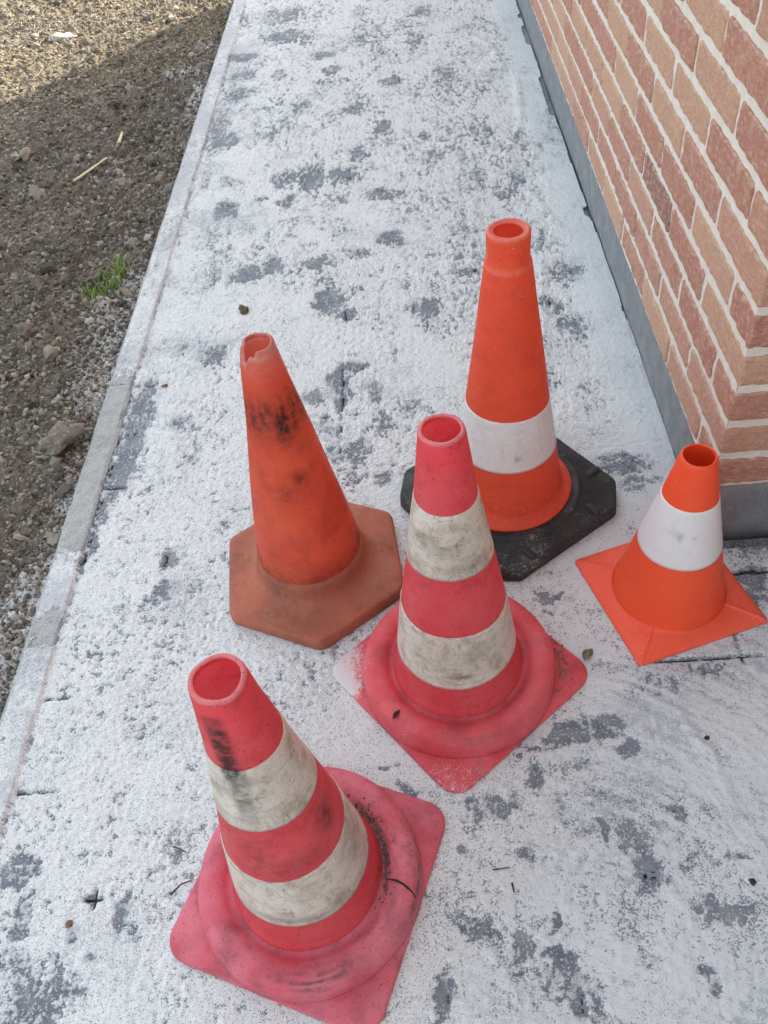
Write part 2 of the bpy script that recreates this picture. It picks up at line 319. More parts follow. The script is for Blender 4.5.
    h += .0014*np.maximum(0, fbm(X*7, Y*7, 57, 2))
    h += ridge
    h -= .0040*jn*(1-far*.5)+.0012*edge
    # drift against the plinth with a bitten edge
    wall = sstep(.29, .39, X)*(Y > WY+.02)
    h += wall*(.007+.003*perlin(X*9, Y*9, 81))*sstep(.95, 1.15, Y)*(1-.5*far)
    lim = -.0012*(Y-WY)+WX+.0045-.003*np.abs(perlin(X*0+1.5, Y*9, 82))*sstep(1.2, 1.6, Y)-.012*sstep(.15, .5, perlin(X*0+.5, Y*11, 83))*sstep(1.35, 1.8, Y)-.006*far
    # the kerb stands a little proud
    h += np.where(X < KI, .0052, 0.)*(1-edge*.5)
    h = np.where(X < KO+.008, h-.8*(KO+.010-X), h)
    # cones press the powder flat
    for k, (cx, cy, rz) in CONES.items():
        rr = {'small': .12, 'brown': .145, 'near': .16, 'middle': .16, 'tall': .17}[k]
        f = sstep(rr+.03, rr, np.hypot(X-cx, Y-cy)); h = h*(1-f)+f*np.minimum(h, .0012)
    gone = ((X > lim) & (Y > WY-.035)) | ((X > WX+.003) & (Y > WY-.004))
    h = np.where(gone, -.02, h); c = np.where(gone, -1, c)
    ok = (h > -.0028) & ~gone & (c > -.35)
    keep = ok[:-1, :-1] | ok[1:, :-1] | ok[:-1, 1:] | ok[1:, 1:]
    keep &= ~(gone[:-1, :-1] | gone[1:, 1:] | gone[1:, :-1] | gone[:-1, 1:])
    V = np.stack([X.ravel(), Y.ravel(), h.ravel()], 1)
    F = grid_faces(len(xs), len(ys), keep)
    V, F, at = compact(V, F, {'cover': c.ravel(), 'smooth': smooth.ravel(), 'film': film.ravel()})
    m = M('white_powder')
    w = m.mix(m.rng(m.noise(9, 5), .35, .65), (.765, .775, .775), (.81, .812, .81))
    grain = m.noise(700, 2, .6)
    w = m.mix(m.rng(grain, .52, .66, 0., .50), w, (.34, .36, .40))
    w = m.mix(m.math('MULTIPLY', m.rng(m.noise(460, 2), .61, .645), m.rng(m.attr('smooth'), .2, .9, .8, .25)), w, (.15, .16, .185))
    w = m.mix(m.math('MULTIPLY', m.math('MULTIPLY', m.rng(m.attr('smooth'), .3, .9), m.rng(m.noise(6, 4), .3, .7, .5, 1.)), .85), w, (.63, .655, .675))
    f = m.rng(m.math('ADD', m.attr('film'), m.math('ADD', m.math('MULTIPLY', m.math('SUBTRACT', m.noise(70, 4, .6), .5), 1.6), m.math('MULTIPLY', m.math('SUBTRACT', m.noise(420, 4, .75), .5), 3.4))), .50, .74, 0., .50)
    w = m.mix(f, w, (.27, .295, .34))
    thin = m.rng(m.math('ADD', m.attr('cover'), m.math('MULTIPLY', m.math('SUBTRACT', m.noise(360, 4, .75), .5), 2.6)), .0, .16)
    c_ = m.mix(thin, (.22, .24, .275), w)
    nb = m.bump(grain, .55, .0014, m.bump(m.noise(240, 4, .6), .45, .0022))
    o = link('white_powder', np_mesh('white_powder', V, F, True, at), None, m.done(c_, .95, nb))
    tag(o, 'white dusty powder spread over the grey paving slabs and kerb', 'powder', kind='stuff')
build_powder()

# ------------------------------------------------------------------ soil
def soil_h(X, Y):
    h = -.022+.012*fbm(X*1.7, Y*1.7, 101, 3)+.010*fbm(X*9, Y*9, 104, 3)
    h += .05*sstep(.1, 1.6, KO-X)
    n = perlin(X*4, Y*4, 108)
    h += .75*clods(X, Y, 17, 111, .12, .5)*sstep(-.5, .4, n)+.9*clods(X, Y, 42, 112, .2, .55)+.9*clods(X+.3, Y, 90, 113, .2, .6)
    h += .0016*fbm(X*160, Y*160, 115, 2)
    h = np.minimum(h, .004+.25*np.maximum(0, KO-X-.01)+.02*sstep(.05, .3, KO-X))
    return h
SPILL = [(-.816, 3.224, .075, .075, 1.), (-.735, 2.968, .04, .16, .8), (-.76, 1.879, .055, .13, .75), (-.755, 1.69, .05, .12, .9), (-.735, .86, .045, .10, .95),
         (-.74, 1.45, .05, .14, .7), (-.72, 1.05, .03, .2, .5), (-.77, 3.45, .05, .06, .6), (-.75, .70, .05, .12, .6), (-.80, 2.2, .03, .1, .3), (-.83, 1.55, .05, .05, .35), (-1.0, 3.42, .05, .05, .5)]
def build_soil():
    xs = axis((-30, -6, 2.), (-6, -2.6, .15), (-2.6, -1.3, .008), (-1.3, -.692, .0032))
    ys = axis((-30, -2, 2.), (-2, -.9, .1), (-.9, .4, .008), (.4, 2.4, .0034), (2.4, 4.6, .0055), (4.6, 7, .15), (7, 30, 2.))
    X, Y = np.meshgrid(xs, ys); h = soil_h(X, Y)
    sp = np.zeros_like(X)
    for (cx, cy, rx, ry, s) in SPILL: sp += s*np.exp(-(((X-cx)/rx)**2+((Y-cy)/ry)**2))
    sp += .30*sstep(.10, .0, KO-X); sp *= 1.05
    hay = np.maximum(sstep(2.9, 3.7, Y-.5*(X+1.0)+.25*fbm(X*2.5, Y*2.5, 131, 3))*(.55+.6*fbm(X*3, Y*3, 133, 3)), sstep(-1.5, -2.1, X))
    V = np.stack([X.ravel(), Y.ravel(), h.ravel()], 1)
    F = grid_faces(len(xs), len(ys))
    # rest of the ground, a little lower, under house and paving and out to the horizon
    b = len(V)
    V2 = np.array([(-30, -30, -.3), (300, -300, -.3), (300, 300, -.3), (-30, 30, -.3), (-300, -300, -.3), (-300, 300, -.3), (-30, -30, -.05), (-30, 30, -.05)], float)
    F2 = np.array([(b+4, b+1, b+2, b+5)])
    V = np.concatenate([V, V2]); F = np.concatenate([F, F2])
    z8 = np.zeros(8)
    m = M('dry_soil')
    c = m.mix(m.rng(m.noise(30, 7, .7), .35, .65), (.112, .091, .071), (.21, .175, .138))  # ground kept darker than the clods: shade of the gaps put into its colour
    c = m.mix(m.rng(m.noise(5, 4), .42, .62, 0, .6), c, (.24, .208, .17))
    c = m.mix(m.rng(m.noise(260, 3, .7), .55, .70, 0, .6), c, (.43, .40, .35))
    c = m.mix(m.rng(m.noise(150, 3, .6), .56, .68, 0, .6), c, (.075, .065, .058))
    c = m.mix(m.math('MULTIPLY', m.attr('hay'), m.rng(m.noise(120, 5, .7), .36, .56)), c, (.31, .255, .165))
    c = m.mix(m.rng(m.noise(7, 4, .6), .45, .65, 0, .55), c, (.085, .073, .062))
    s = m.rng(m.math('ADD', m.attr('spill'), m.math('MULTIPLY', m.math('SUBTRACT', m.noise(130, 5, .7), .5), 3.2)), .50, .90)
    c = m.mix(m.math('MULTIPLY', s, .9), c, (.64, .64, .65))
    nb = m.bump(m.noise(420, 4, .7), .6, .002)
    o = link('soil', np_mesh('soil', V, F, False, {'spill': np.concatenate([sp.ravel(), z8]), 'hay': np.concatenate([hay.ravel(), z8])}), None, m.done(c, .95, nb))
    tag(o, kind='structure')
    return m.m
SOIL = build_soil()

import bmesh
def ico(sub):
    bm = bmesh.new(); bmesh.ops.create_icosphere(bm, subdivisions=sub, radius=1.)
    V = np.array([v.co[:] for v in bm.verts]); F = np.array([[v.index for v in f.verts] for f in bm.faces]); bm.free(); return V, F
ICO1, ICO2, ICO3 = ico(1), ico(2), ico(3)
def lump_verts(base, seed, amp=.35, freq=1.6):
    V = base.copy(); r = 1+amp*perlin(V[:, 0]*freq+seed*3.1, V[:, 1]*freq+V[:, 2]*1.3*freq+seed, seed)+.5*amp*perlin(V[:, 2]*2.7*freq+seed, V[:, 0]*2.3*freq-V[:, 1]*1.9, seed+5)
    return V*r[:, None]
def rot3(a, b, c):
    return np.array(Matrix.Rotation(a, 3, 'Z') @ Matrix.Rotation(b, 3, 'X') @ Matrix.Rotation(c, 3, 'Y'))

def clod_mat(name, c1, c2, c3=None):
    m = M(name)
    c = m.mix(m.rng(m.noise(60, 6, .7), .35, .65), c1, c2)
    if c3: c = m.mix(m.rng(m.noise(140, 3), .58, .66), c, c3)
    return m.done(c, .95, m.bump(m.noise(300, 5, .7), .6, .002))
def build_clods():
    shapes = [lump_verts(ICO1[0], s, .6, 2.2) for s in range(24)]; big = [lump_verts(ICO2[0], s+40, .6, 2.0) for s in range(12)]
    Vs = []; Fs = []; tint = []; n = 0
    N = 52000; pend = []
    for i in range(N):
        y = .45+4.2*rnd.random()**1.25; x = KO-.012-rnd.random()**1.2*min(1.6, .35+.32*y)
        if i >= 49500: y = -.9+1.4*rnd.random(); x = KO-.012-.9*rnd.random()
        r = .0019+.0062*rnd.random()**2.8
        if rnd.random() < .007: r = .009+.012*rnd.random()**2
        if x+r > KO-.002: x = KO-r-.003
        if y < 1.3: r *= .78
        isbig = r > .009
        b = rnd.choice(big) if isbig else rnd.choice(shapes); F = ICO2[1] if isbig else ICO1[1]
        s = np.array([r*rnd.uniform(.75, 1.5), r*rnd.uniform(.7, 1.15), r*rnd.uniform(.55, .95)])
        V = (b*s) @ rot3(rnd.random()*6.3, rnd.uniform(-1.2, 1.2), rnd.uniform(-1.2, 1.2)).T
        pend.append((x, y, r*.32)); Vs.append(V); Fs.append(F+n); n += len(V); tint += [rnd.random()]*len(V)
    pend = np.array(pend); pend[:, 2] += soil_h(pend[:, 0], pend[:, 1]); Vs = [v+q for v, q in zip(Vs, pend)]
    m = M('clod_soil')
    c = m.ramp(m.attr('tint'), [(0, (.065, .054, .044)), (.3, (.145, .122, .099)), (.6, (.25, .213, .173)), (.9, (.35, .303, .25)), (1., (.44, .39, .33))])
    c = m.mix(m.rng(m.noise(300, 4, .7), .5, .66, 0, .5), c, (.30, .27, .235))
    c = m.mix(m.rng(m.noise(90, 3, .7), .66, .76, 0, .6), c, (.55, .55, .55))
    mat = m.done(c, .95, m.bump(m.noise(350, 4, .7), .6, .002))
    o = link('soil_clods', np_mesh('soil_clods', np.concatenate(Vs), np.concatenate(Fs), False, {'tint': tint}), None, mat)
    tag(o, 'countless crumbs and clods of dry grey brown earth beside the kerb', 'soil', kind='stuff')
build_clods()

def build_straw_litter():
    V = []; F = []; tint = []
    for i in range(3600):
        x = -.72-rnd.random()*1.5; y = 2.7+rnd.random()*2.2
        g = y-.9*(x+1.)
        if g < 2.95+.5*rnd.random(): continue
        z = float(soil_h(np.array([x]), np.array([y]))[0])+.004
        L = rnd.uniform(.010, .042); a = rnd.random()*6.283; w = rnd.uniform(.0006, .0014); t = rnd.uniform(-.25, .35)
        d = np.array([math.cos(a)*math.cos(t), math.sin(a)*math.cos(t), math.sin(t)]); s = np.array([-math.sin(a), math.cos(a), 0])*w; up = np.array([0, 0, w])
        p = np.array([x, y, z+.5*abs(math.sin(t))*L]); b = len(V)
        for q in (-.5, .5):
            for k in (s, up, -s): V.append(p+d*L*q+k)
        F += [(b, b+3, b+4), (b, b+4, b+1), (b+1, b+4, b+5), (b+1, b+5, b+2), (b+2, b+5, b+3), (b+2, b+3, b)]
        tint += [rnd.random()]*6
    m = M('dry_straw'); c = m.ramp(m.attr('tint'), [(0, (.22, .16, .08)), (.5, (.42, .33, .16)), (1, (.58, .50, .30))])
    o = link('dry_straw_litter', np_mesh('dry_straw_litter', V, np.array(F), False, {'tint': tint}), None, m.done(c, .8))
    tag(o, 'dry yellow straw litter on the sunlit ground beyond the shadow', 'straw', kind='stuff')
build_straw_litter()

def stem(name, pts, r, col, label, cat, flat=.45, group=None):
    """one thin stalk or twig as a tapered tube through points (first point at the object's origin)"""
    P = np.array(pts, float); o0 = P[0].copy(); P = P-o0; V = []; F = []; n = 7
    P2 = []
    for i in range(len(P)-1):
        for t in np.linspace(0, 1, 6)[:-1]: P2.append(P[i]*(1-t)+P[i+1]*t)
    P2.append(P[-1]); P2 = np.array(P2)
    for i, q in enumerate(P2):
        d = P2[min(i+1, len(P2)-1)]-P2[max(i-1, 0)]; d /= np.linalg.norm(d)+1e-9
        s = np.cross(d, [0, 0, 1.]); s /= np.linalg.norm(s)+1e-9; u = np.cross(s, d)
        rr = r*(1-.45*i/len(P2))*(1+.12*math.sin(i*2.3))
        for k in range(n):
            a = 2*math.pi*k/n; V.append(q+s*math.cos(a)*rr+u*math.sin(a)*rr*flat)
    for i in range(len(P2)-1):
        for k in range(n): F.append((i*n+k, i*n+(k+1) % n, (i+1)*n+(k+1) % n, (i+1)*n+k))
    F.append(tuple(range(n))[::-1]); F.append(tuple((len(P2)-1)*n+k for k in range(n)))
    m = M(name+'_fibre'); c = m.mix(m.rng(m.noise(200, 4, .6, stretch=(1, 1, 1)), .35, .65), col, tuple(x*.55 for x in col))
    ob = link(name, np_mesh(name, V, F, True), None, m.done(c, .75)); ob.location = o0
    return tag(ob, label, cat, group)
def zs(x, y): return float(soil_h(np.array([x]), np.array([y]))[0])
def zmax(x, y, r=.02):
    g = np.linspace(-r, r, 9); X, Y = np.meshgrid(x+g, y+g); return float(soil_h(X, Y).max())
stem('straw_stalk', [(-1.014, 2.43, zmax(-1.014, 2.43)+.002), (-.98, 2.51, zmax(-.98, 2.51)+.003), (-.948, 2.577, zmax(-.948, 2.577)+.004)], .0072, (.74, .62, .40), 'longer pale straw stalk lying slanted on the dark soil', 'straw')
stem('straw_stalk', [(-.921, 2.645, zmax(-.921, 2.645)+.002), (-.926, 2.70, zmax(-.926, 2.7)+.006), (-.935, 2.75, zmax(-.935, 2.75)+.004)], .0068, (.74, .60, .36), 'short stubby straw piece just beyond the longer stalk on the soil', 'straw')

def stone(name, x, y, z, size, rz, mat, label, cat, seed, amp=.45, sink=.3):
    V = lump_verts(ICO3[0], seed, amp, 1.3)*np.array(size)
    f = np.sign(V)*np.abs(V)
    ob = link(name, np_mesh(name, f, ICO3[1], True), None, mat); ob.location = (x, y, z+size[2]*(1-2*sink)); ob.rotation_euler = (0, 0, rz)
    return tag(ob, label, cat)
earth = clod_mat('earth_lump', (.19, .16, .13), (.30, .26, .22), (.46, .43, .39))
pale = clod_mat('pale_stone', (.38, .36, .32), (.52, .49, .44), (.25, .22, .19))
tan = clod_mat('tan_stone', (.26, .21, .15), (.36, .29, .21), (.18, .14, .10))
brownc = clod_mat('brown_crumb', (.16, .105, .06), (.30, .21, .12), (.06, .045, .03))
darkc = clod_mat('dark_crumb', (.03, .027, .025), (.06, .052, .045))
stone('earth_clod', -.748, 1.262, .004, (.046, .024, .022), .75, earth, 'large brown clod of earth lying against the kerb', 'clod', 3, .5, .2)
stone('stone', -1.36, 3.66, zs(-1.36, 3.66), (.05, .028, .022), .5, pale, 'pale stone lying on the sunlit straw coloured ground', 'stone', 9, .4)
stone('stone', -.755, 2.42, zs(-.755, 2.42), (.013, .026, .012), -.3, tan, 'tan stone on the soil between the straw stalks and the kerb', 'stone', 15, .4)
stone('stone', -.772, 2.06, zs(-.772, 2.06)+.004, (.017, .024, .015), -.5, earth, 'dark brown stone just above the green grass tufts', 'stone', 21, .4)
stone('stone', -.735, 2.09, zs(-.735, 2.09)+.004, (.013, .014, .010), .4, pale, 'small pale stone beside the dark stone above the grass', 'stone', 23, .4)
stone('stone', -.80, 1.70, zs(-.80, 1.70)+.004, (.013, .012, .009), .4, pale, 'small whitish stone on the soil below the grass tufts', 'stone', 27, .4)
stone('stone', -1.21, 2.62, zs(-1.21, 2.62)+.006, (.022, .026, .016), .9, tan, 'rounded tan stone left of the straw stalks in the soil', 'stone', 31, .4)
stone('pebble', -.512, .342, .002, (.0045, .0040, .0034), .4, brownc, 'small brown pebble on powder near the bare grey paving corner', 'pebble', 5, .5)
stone('pebble', -.568, 1.415, .002, (.0065, .0045, .0035), .2, brownc, 'little brown pebble on powder beside the clean stretch of kerb', 'pebble', 6, .5)
stone('dirt_clump', -.423, 1.668, .002, (.010, .015, .007), .4, clod_mat('olive_dirt', (.09, .07, .045), (.17, .135, .09), (.03, .025, .02)), 'dark brown clump of dirt behind the top of the brown based cone', 'dirt', 7, .6)
stone('dirt_crumb', .339, .357, .001, (.0045, .004, .003), .2, darkc, 'black crumb of dirt on the powder at the right edge', 'dirt', 8, .5)
stone('dirt_crumb', .334, .547, .001, (.0035, .003, .0022), .2, darkc, 'tiny black crumb on smooth powder below the small orange cone', 'dirt', 10, .5)
bark = (.035, .025, .018)
stem('twig', [(-.392, .434, .004), (-.382, .430, .006), (-.372, .425, .004)], .0012, (.17, .10, .07), 'thin reddish brown twig on the powder left of the nearest cone', 'twig', .8)
stem('twig', [(-.385, .372, .004), (-.372, .383, .008), (-.360, .388, .006)], .0013, bark, 'thin black twig touching the base of the nearest cone', 'twig', .8)
stem('twig', [(.050, .368, .003), (.0515, .356, .004)], .0013, bark, 'short black splinter standing in the powder right of the nearest cone', 'twig', .8)
stem('twig', [(.028, .385, .003), (.05, .387, .003)], .0010, (.06, .055, .06), 'small dark sliver on powder beside the nearest cone base', 'twig', .5)

def leaf(name, x, y, z, L, W, rz, col, label, curl=.4):
    V = []; F = []; n = 14
    for side in (0, 1):
        for i in range(n+1):
            t = i/n; w = W*math.sin(math.pi*t)**.7
            for j in range(5):
                s = (j/2-1); V.append((L*(t-.5), w*s+.15*W*math.sin(4*t), curl*W*(s*s)+curl*L*.25*(t-.5)**2*4+(.0006 if side else 0)+.001*math.sin(9*t+3*s)))
    m_ = (n+1)*5
    for side in (0, 1):
        for i in range(n):
            for j in range(4):
                q = [side*m_+i*5+j, side*m_+i*5+j+1, side*m_+(i+1)*5+j+1, side*m_+(i+1)*5+j]
                F.append(q if side else q[::-1])
    for i in range(n):
        for j in (0, 4): F.append((i*5+j, (i+1)*5+j, m_+(i+1)*5+j, m_+i*5+j))
    m = M(name+'_skin'); c = m.mix(m.rng(m.noise(150, 4), .4, .6), col, tuple(q*.5 for q in col))
    ob = link(name, np_mesh(name, V, F, True), None, m.done(c, .7)); ob.location = (x, y, z); ob.rotation_euler = (0, 0, rz)
    return tag(ob, label, 'leaf')
leaf('dead_leaf', .197, .688, .004, .022, .007, .9, (.26, .20, .13), 'curled brown dead leaf scrap at the right corner of the middle cone base')

def tuft(x, y, n, spread, label, seed):
    r = random.Random(seed); V = []; F = []; tint = []
    for i in range(n):
        bx, by = r.gauss(0, spread[0]), r.gauss(0, spread[1]); a = r.random()*6.283; L = r.uniform(.022, .050); w = r.uniform(.0011, .0021); lean = r.uniform(.15, .9)
        dx, dy = math.cos(a), math.sin(a); b = len(V); seg = 5; bz = zs(x+bx, y+by)-.002
        for k in range(seg+1):
            t = k/seg; ww = w*(1-t**1.8)+.0001; o = L*lean*t*t
            c = (bx+dx*o, by+dy*o, bz+L*t*(1-.35*lean*t))
            V += [(c[0]-dy*ww, c[1]+dx*ww, c[2]), (c[0]+dx*ww*.35, c[1]+dy*ww*.35, c[2]-.0002), (c[0]+dy*ww, c[1]-dx*ww, c[2])]; tint += [r.random()*.0+t]*3
        for k in range(seg):
            for j in (0, 1): F.append((b+k*3+j, b+k*3+j+1, b+k*3+4+j, b+k*3+3+j))
    m = M('grass_blade'); c = m.mix(m.attr('tint'), (.13, .19, .035), (.24, .38, .06)); c = m.mix(m.rng(m.noise(90, 2), .55, .65), c, (.30, .30, .10))
    ob = link('grass_tuft', np_mesh('grass_tuft', V, np.array(F), True, {'tint': tint}), None, m.done(c, .6)); ob.location = (x, y, 0)
    return tag(ob, label, 'grass', 'grass tufts by the kerb')
tuft(-.768, 1.90, 90, (.014, .036), 'denser bright green grass tuft nearest the kerb', 1)
tuft(-.805, 1.825, 70, (.022, .026), 'sparser green grass tuft further from the kerb, lower of the two', 2)

# ------------------------------------------------------------------ house: brick wall on a grey plinth
def build_house():
    x1, y1, H = 6.2, 5.25, 2.8; XW = .64; PZ = .108; CP = .0647
    house = empty('brick_house', (WX, WY, 0), .00125)
    tag(house, 'house corner of tan and red bricks with cream mortar on a grey plinth', 'house')
    L = lambda v: np.asarray(v, float)-np.array([WX, WY, 0])
    Vs, Fs, Ms, T, E_, n = [], [], [], [], [], 0
    def add(V, F, mi, t, e=0.):
        nonlocal n; E_.append(np.zeros(len(V))+e)
        Vs.append(V); Fs.append(F+n); Ms.append(np.full(len(F), mi)); T.append(np.full(len(V), t)); n += len(V)
    def brick(a, b, hi, t, seed):
        a = np.array(a); b = np.array(b); c = (a+b)/2; hs = (b-a)/2; r = .0045
        st = .009 if hi else .035
        for ax in range(3):
            for sg in (-1, 1):
                o1, o2 = (ax+1) % 3, (ax+2) % 3
                n1 = max(3, int(2*hs[o1]/st)+1); n2 = max(3, int(2*hs[o2]/st)+1)
                if hi: 
                    u = np.concatenate([[-1, -1+r*.5/hs[o1]], np.linspace(-1+r/hs[o1], 1-r/hs[o1], n1), [1-r*.5/hs[o1], 1]]); v = np.concatenate([[-1, -1+r*.5/hs[o2]], np.linspace(-1+r/hs[o2], 1-r/hs[o2], n2), [1-r*.5/hs[o2], 1]])
                else: u = np.linspace(-1, 1, n1); v = np.linspace(-1, 1, n2)
                U, W = np.meshgrid(u, v)
                P = np.zeros((U.size, 3)); P[:, ax] = sg*hs[ax]; P[:, o1] = U.ravel()*hs[o1]; P[:, o2] = W.ravel()*hs[o2]
                inner = np.clip(P, -(hs-r), hs-r); d = P-inner; d /= np.linalg.norm(d, axis=1)[:, None]+1e-9; P = inner+d*r
                # weathered, hand-moulded surface: same displacement wherever faces meet
                q = P+c
                if not hi:
                    F = grid_faces(len(u), len(v)); add(L(P+c), F[:, ::-1] if sg < 0 else F, 0, t); continue
                w = .0012*perlin(q[:, 1]*45+q[:, 0]*39, q[:, 2]*52+q[:, 0]*17+seed, 201)+.0009*perlin(q[:, 1]*120+q[:, 0]*131, q[:, 2]*130+seed, 202)
                w += .0019*(np.abs(q[:, 2]-c[2]) > hs[2]-.006)*perlin(q[:, 1]*60+q[:, 0]*63, seed+q[:, 2]*3, 203)
                P = P+d*w[:, None]
                F = grid_faces(len(u), len(v))
                if sg < 0: F = F[:, ::-1]
                eg = np.minimum((1-np.abs(U.ravel()))*hs[o1], (1-np.abs(W.ravel()))*hs[o2])
                add(L(P+c), F, 0, t, np.clip(1-eg/.009, 0, 1))
    rows = int((H-PZ)/CP)
    bl, bw, j = .193, .0865, .0125; hgt = CP-.0138
    def tone():
        k = rnd.random()
        return rnd.uniform(.0, .22) if k < .42 else rnd.uniform(.25, .5) if k < .68 else rnd.uniform(.55, .80) if k < .985 else rnd.uniform(.94, 1.)
    def shade_tone(): return rnd.choice((rnd.uniform(.02, .15), rnd.uniform(.9, .98)))  # end-face shade put into the brick colour: red and dark tints only
    for i in range(rows):
        z0 = PZ+i*CP+.0069; z1 = z0+hgt; near = z0 < .95
        jig = lambda: max(-.0014, min(.0014, rnd.gauss(0, .0007)))
        # corner brick
        hd = i % 2 == 0
        cy = bw if hd else bl; cx = bl if hd else bw
        brick((WX+jig(), WY+jig(), z0), (WX+cx, WY+cy, z1+.3*jig()), near, tone(), i*3.1)
        y = WY+cy+j; k = 0
        while y < y1-.02:
            ye = min(y+bl, y1); k += 1
            brick((WX+jig(), y+jig()*.8, z0+.5*jig()), (WX+.04, ye+jig()*.8, z1+.5*jig()), near and y < 4.2, tone(), i*5.7+k); y = ye+j
        x = WX+cx+j
        while x < XW-.02:
            xe = min(x+bl, XW); k += 1
            brick((x+jig()*.8, WY+jig(), z0+.5*jig()), (xe+jig()*.8, WY+.04, z1+.5*jig()), near, shade_tone(), i*4.3+k); x = xe+j
        y = WY; k = 0                                # unseen wing right of the picture, added to shade the end face
        while y > -2.4:
            ye = y-(bl if (k or hd) else bw); k += 1
            brick((XW+jig(), ye+j, z0+.5*jig()), (XW+.04, y, z1+.5*jig()), False, tone(), i*2.9+k); y = ye
    # mortar: a gently uneven sheet just behind the brick faces, closed to a solid core
    def sheet(o, du, dv, nu, nv, nrm, flip):
        u = np.linspace(0, 1, nu); v = np.linspace(0, 1, nv); U, W = np.meshgrid(u, v)
        P = np.array(o)+U.ravel()[:, None]*np.array(du)+W.ravel()[:, None]*np.array(dv)
        q = P[:, 1]+P[:, 0]
        w = .0010*perlin(q*40, P[:, 2]*40, 211)+.0007*perlin(q*130, P[:, 2]*130, 212)
        P = P+np.array(nrm)*w[:, None]
        F = grid_faces(nu, nv); add(L(P), F[:, ::-1] if flip else F, 1, 0.)
    e = .0034
    sheet((WX+e, WY+e, PZ), (0, 2.6, 0), (0, 0, 1.1), 520, 220, (-1, 0, 0), True)
    sheet((WX+e, WY+e+2.6, PZ), (0, y1-WY-2.6-e, 0), (0, 0, 1.1), 120, 100, (-1, 0, 0), True)
    sheet((WX+e, WY+e, PZ+1.1), (0, y1-WY-e, 0), (0, 0, H-PZ-1.1), 40, 30, (-1, 0, 0), True)
    sheet((WX+e, WY+e, PZ), (XW-WX+.01, 0, 0), (0, 0, 1.1), 180, 220, (0, -1, 0), False)
    sheet((XW+e, -2.4, PZ), (0, WY+2.4+e, 0), (0, 0, H-PZ), 120, 60, (-1, 0, 0), True)
    sheet((WX+e, WY+e, PZ+1.1), (XW-WX+.01, 0, 0), (0, 0, H-PZ-1.1), 40, 30, (0, -1, 0), False)
    a, b, c2, d2 = WX+.02, WY+.02, x1, y1      # inner solid core so no light leaks through
    K = np.array([(a, b, PZ), (c2, b, PZ), (c2, d2, PZ), (a, d2, PZ), (a, b, H), (c2, b, H), (c2, d2, H), (a, d2, H)])
    add(L(K), np.array([(0, 1, 5, 4), (1, 2, 6, 5), (2, 3, 7, 6), (3, 0, 4, 7), (4, 5, 6, 7), (3, 2, 1, 0)]), 1, 0.)
    a, b, c2, d2 = XW+.02, -2.4, x1, WY+.03
    K = np.array([(a, b, -.05), (c2, b, -.05), (c2, d2, -.05), (a, d2, -.05), (a, b, H-.001), (c2, b, H-.001), (c2, d2, H-.001), (a, d2, H-.001)])
    add(L(K), np.array([(0, 1, 5, 4), (1, 2, 6, 5), (2, 3, 7, 6), (3, 0, 4, 7), (4, 5, 6, 7), (3, 2, 1, 0)]), 1, 0.)
    m = M('weathered_brick')
    tw = m.math('ADD', m.attr('tint'), m.math('MULTIPLY', m.math('SUBTRACT', m.noise(22, 5, .6), .5), .38))
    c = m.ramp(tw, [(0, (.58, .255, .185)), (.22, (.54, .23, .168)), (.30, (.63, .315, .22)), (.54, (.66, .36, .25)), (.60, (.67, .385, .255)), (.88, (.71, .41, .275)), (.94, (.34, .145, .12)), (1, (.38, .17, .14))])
    c = m.mix(m.rng(m.noise(34, 6, .65), .46, .70, 0, .6), c, (.66, .37, .255))
    c = m.mix(m.rng(m.noise(75, 6, .7, stretch=(1, 1, 2)), .46, .68, 0, .65), c, (.74, .56, .44))
    c = m.mix(m.rng(m.noise(170, 5, .75), .56, .68, 0, .6), c, (.26, .105, .08))
    c = m.mix(m.rng(m.noise(48, 6, .78), .66, .73, 0, .7), c, (.12, .06, .05))
    ed = m.rng(m.math('ADD', m.attr('rim'), m.math('MULTIPLY', m.math('SUBTRACT', m.noise(85, 5, .7), .5), 2.6)), .75, 1.25, 0., .75)
    c = m.mix(ed, c, (.70, .58, .48))
    bm_ = m.done(c, .9, m.bump(m.noise(230, 5, .7), .8, .004, m.bump(m.noise(80, 5, .65, stretch=(1, 1, 1.6), dist=.6), .8, .007)))
    m = M('lime_mortar')
    c = m.mix(m.rng(m.noise(40, 5), .35, .65), (.74, .675, .60), (.80, .745, .67)); c = m.mix(m.rng(m.noise(350, 3), .60, .70, 0, .4), c, (.42, .38, .33))
    mm_ = m.done(c, .95, m.bump(m.noise(400, 4, .7), .5, .0015))
    F = np.concatenate(Fs); me = np_mesh('wall', np.concatenate(Vs), F, True, {'tint': np.concatenate(T), 'rim': np.concatenate(E_)}, np.concatenate(Ms))
    o = link('wall', me, house, [bm_, mm_])
    # plinth: flush grey rendered stone band
    s = .004
    K = []
    xs_ = [WX+s, WX+s+.002]
    pv = []; pf = []
    prof = [(0, -.06), (0, PZ-.003), (.002, PZ-.0002), (.03, PZ-.0002)]       # (inset, z)
    nseg = 200; ys = np.linspace(0, 1, nseg)
    path = [(WX+s, y1)]+[(WX+s, y1+(WY+s-y1)*t) for t in np.linspace(0, 1, 300)[1:]]+[(WX+s+(XW-WX)*t, WY+s) for t in np.linspace(0, 1, 60)[1:]]+[(XW+s, WY+s-(WY+2.4)*t) for t in np.linspace(0, 1, 100)[1:]]
    for i, (x, y) in enumerate(path):
        for (q, z) in prof:
            oxn = q if (i < 300 or i >= 358) else 0; oyn = q if (299 <= i <= 358) else 0
            wv = .0007*math.sin(x*31+y*23)*math.sin(y*7+z*40)
            pv.append((x+oxn+(wv if i < 299 else 0), y+oyn+(wv if 300 < i < 357 else 0), z))
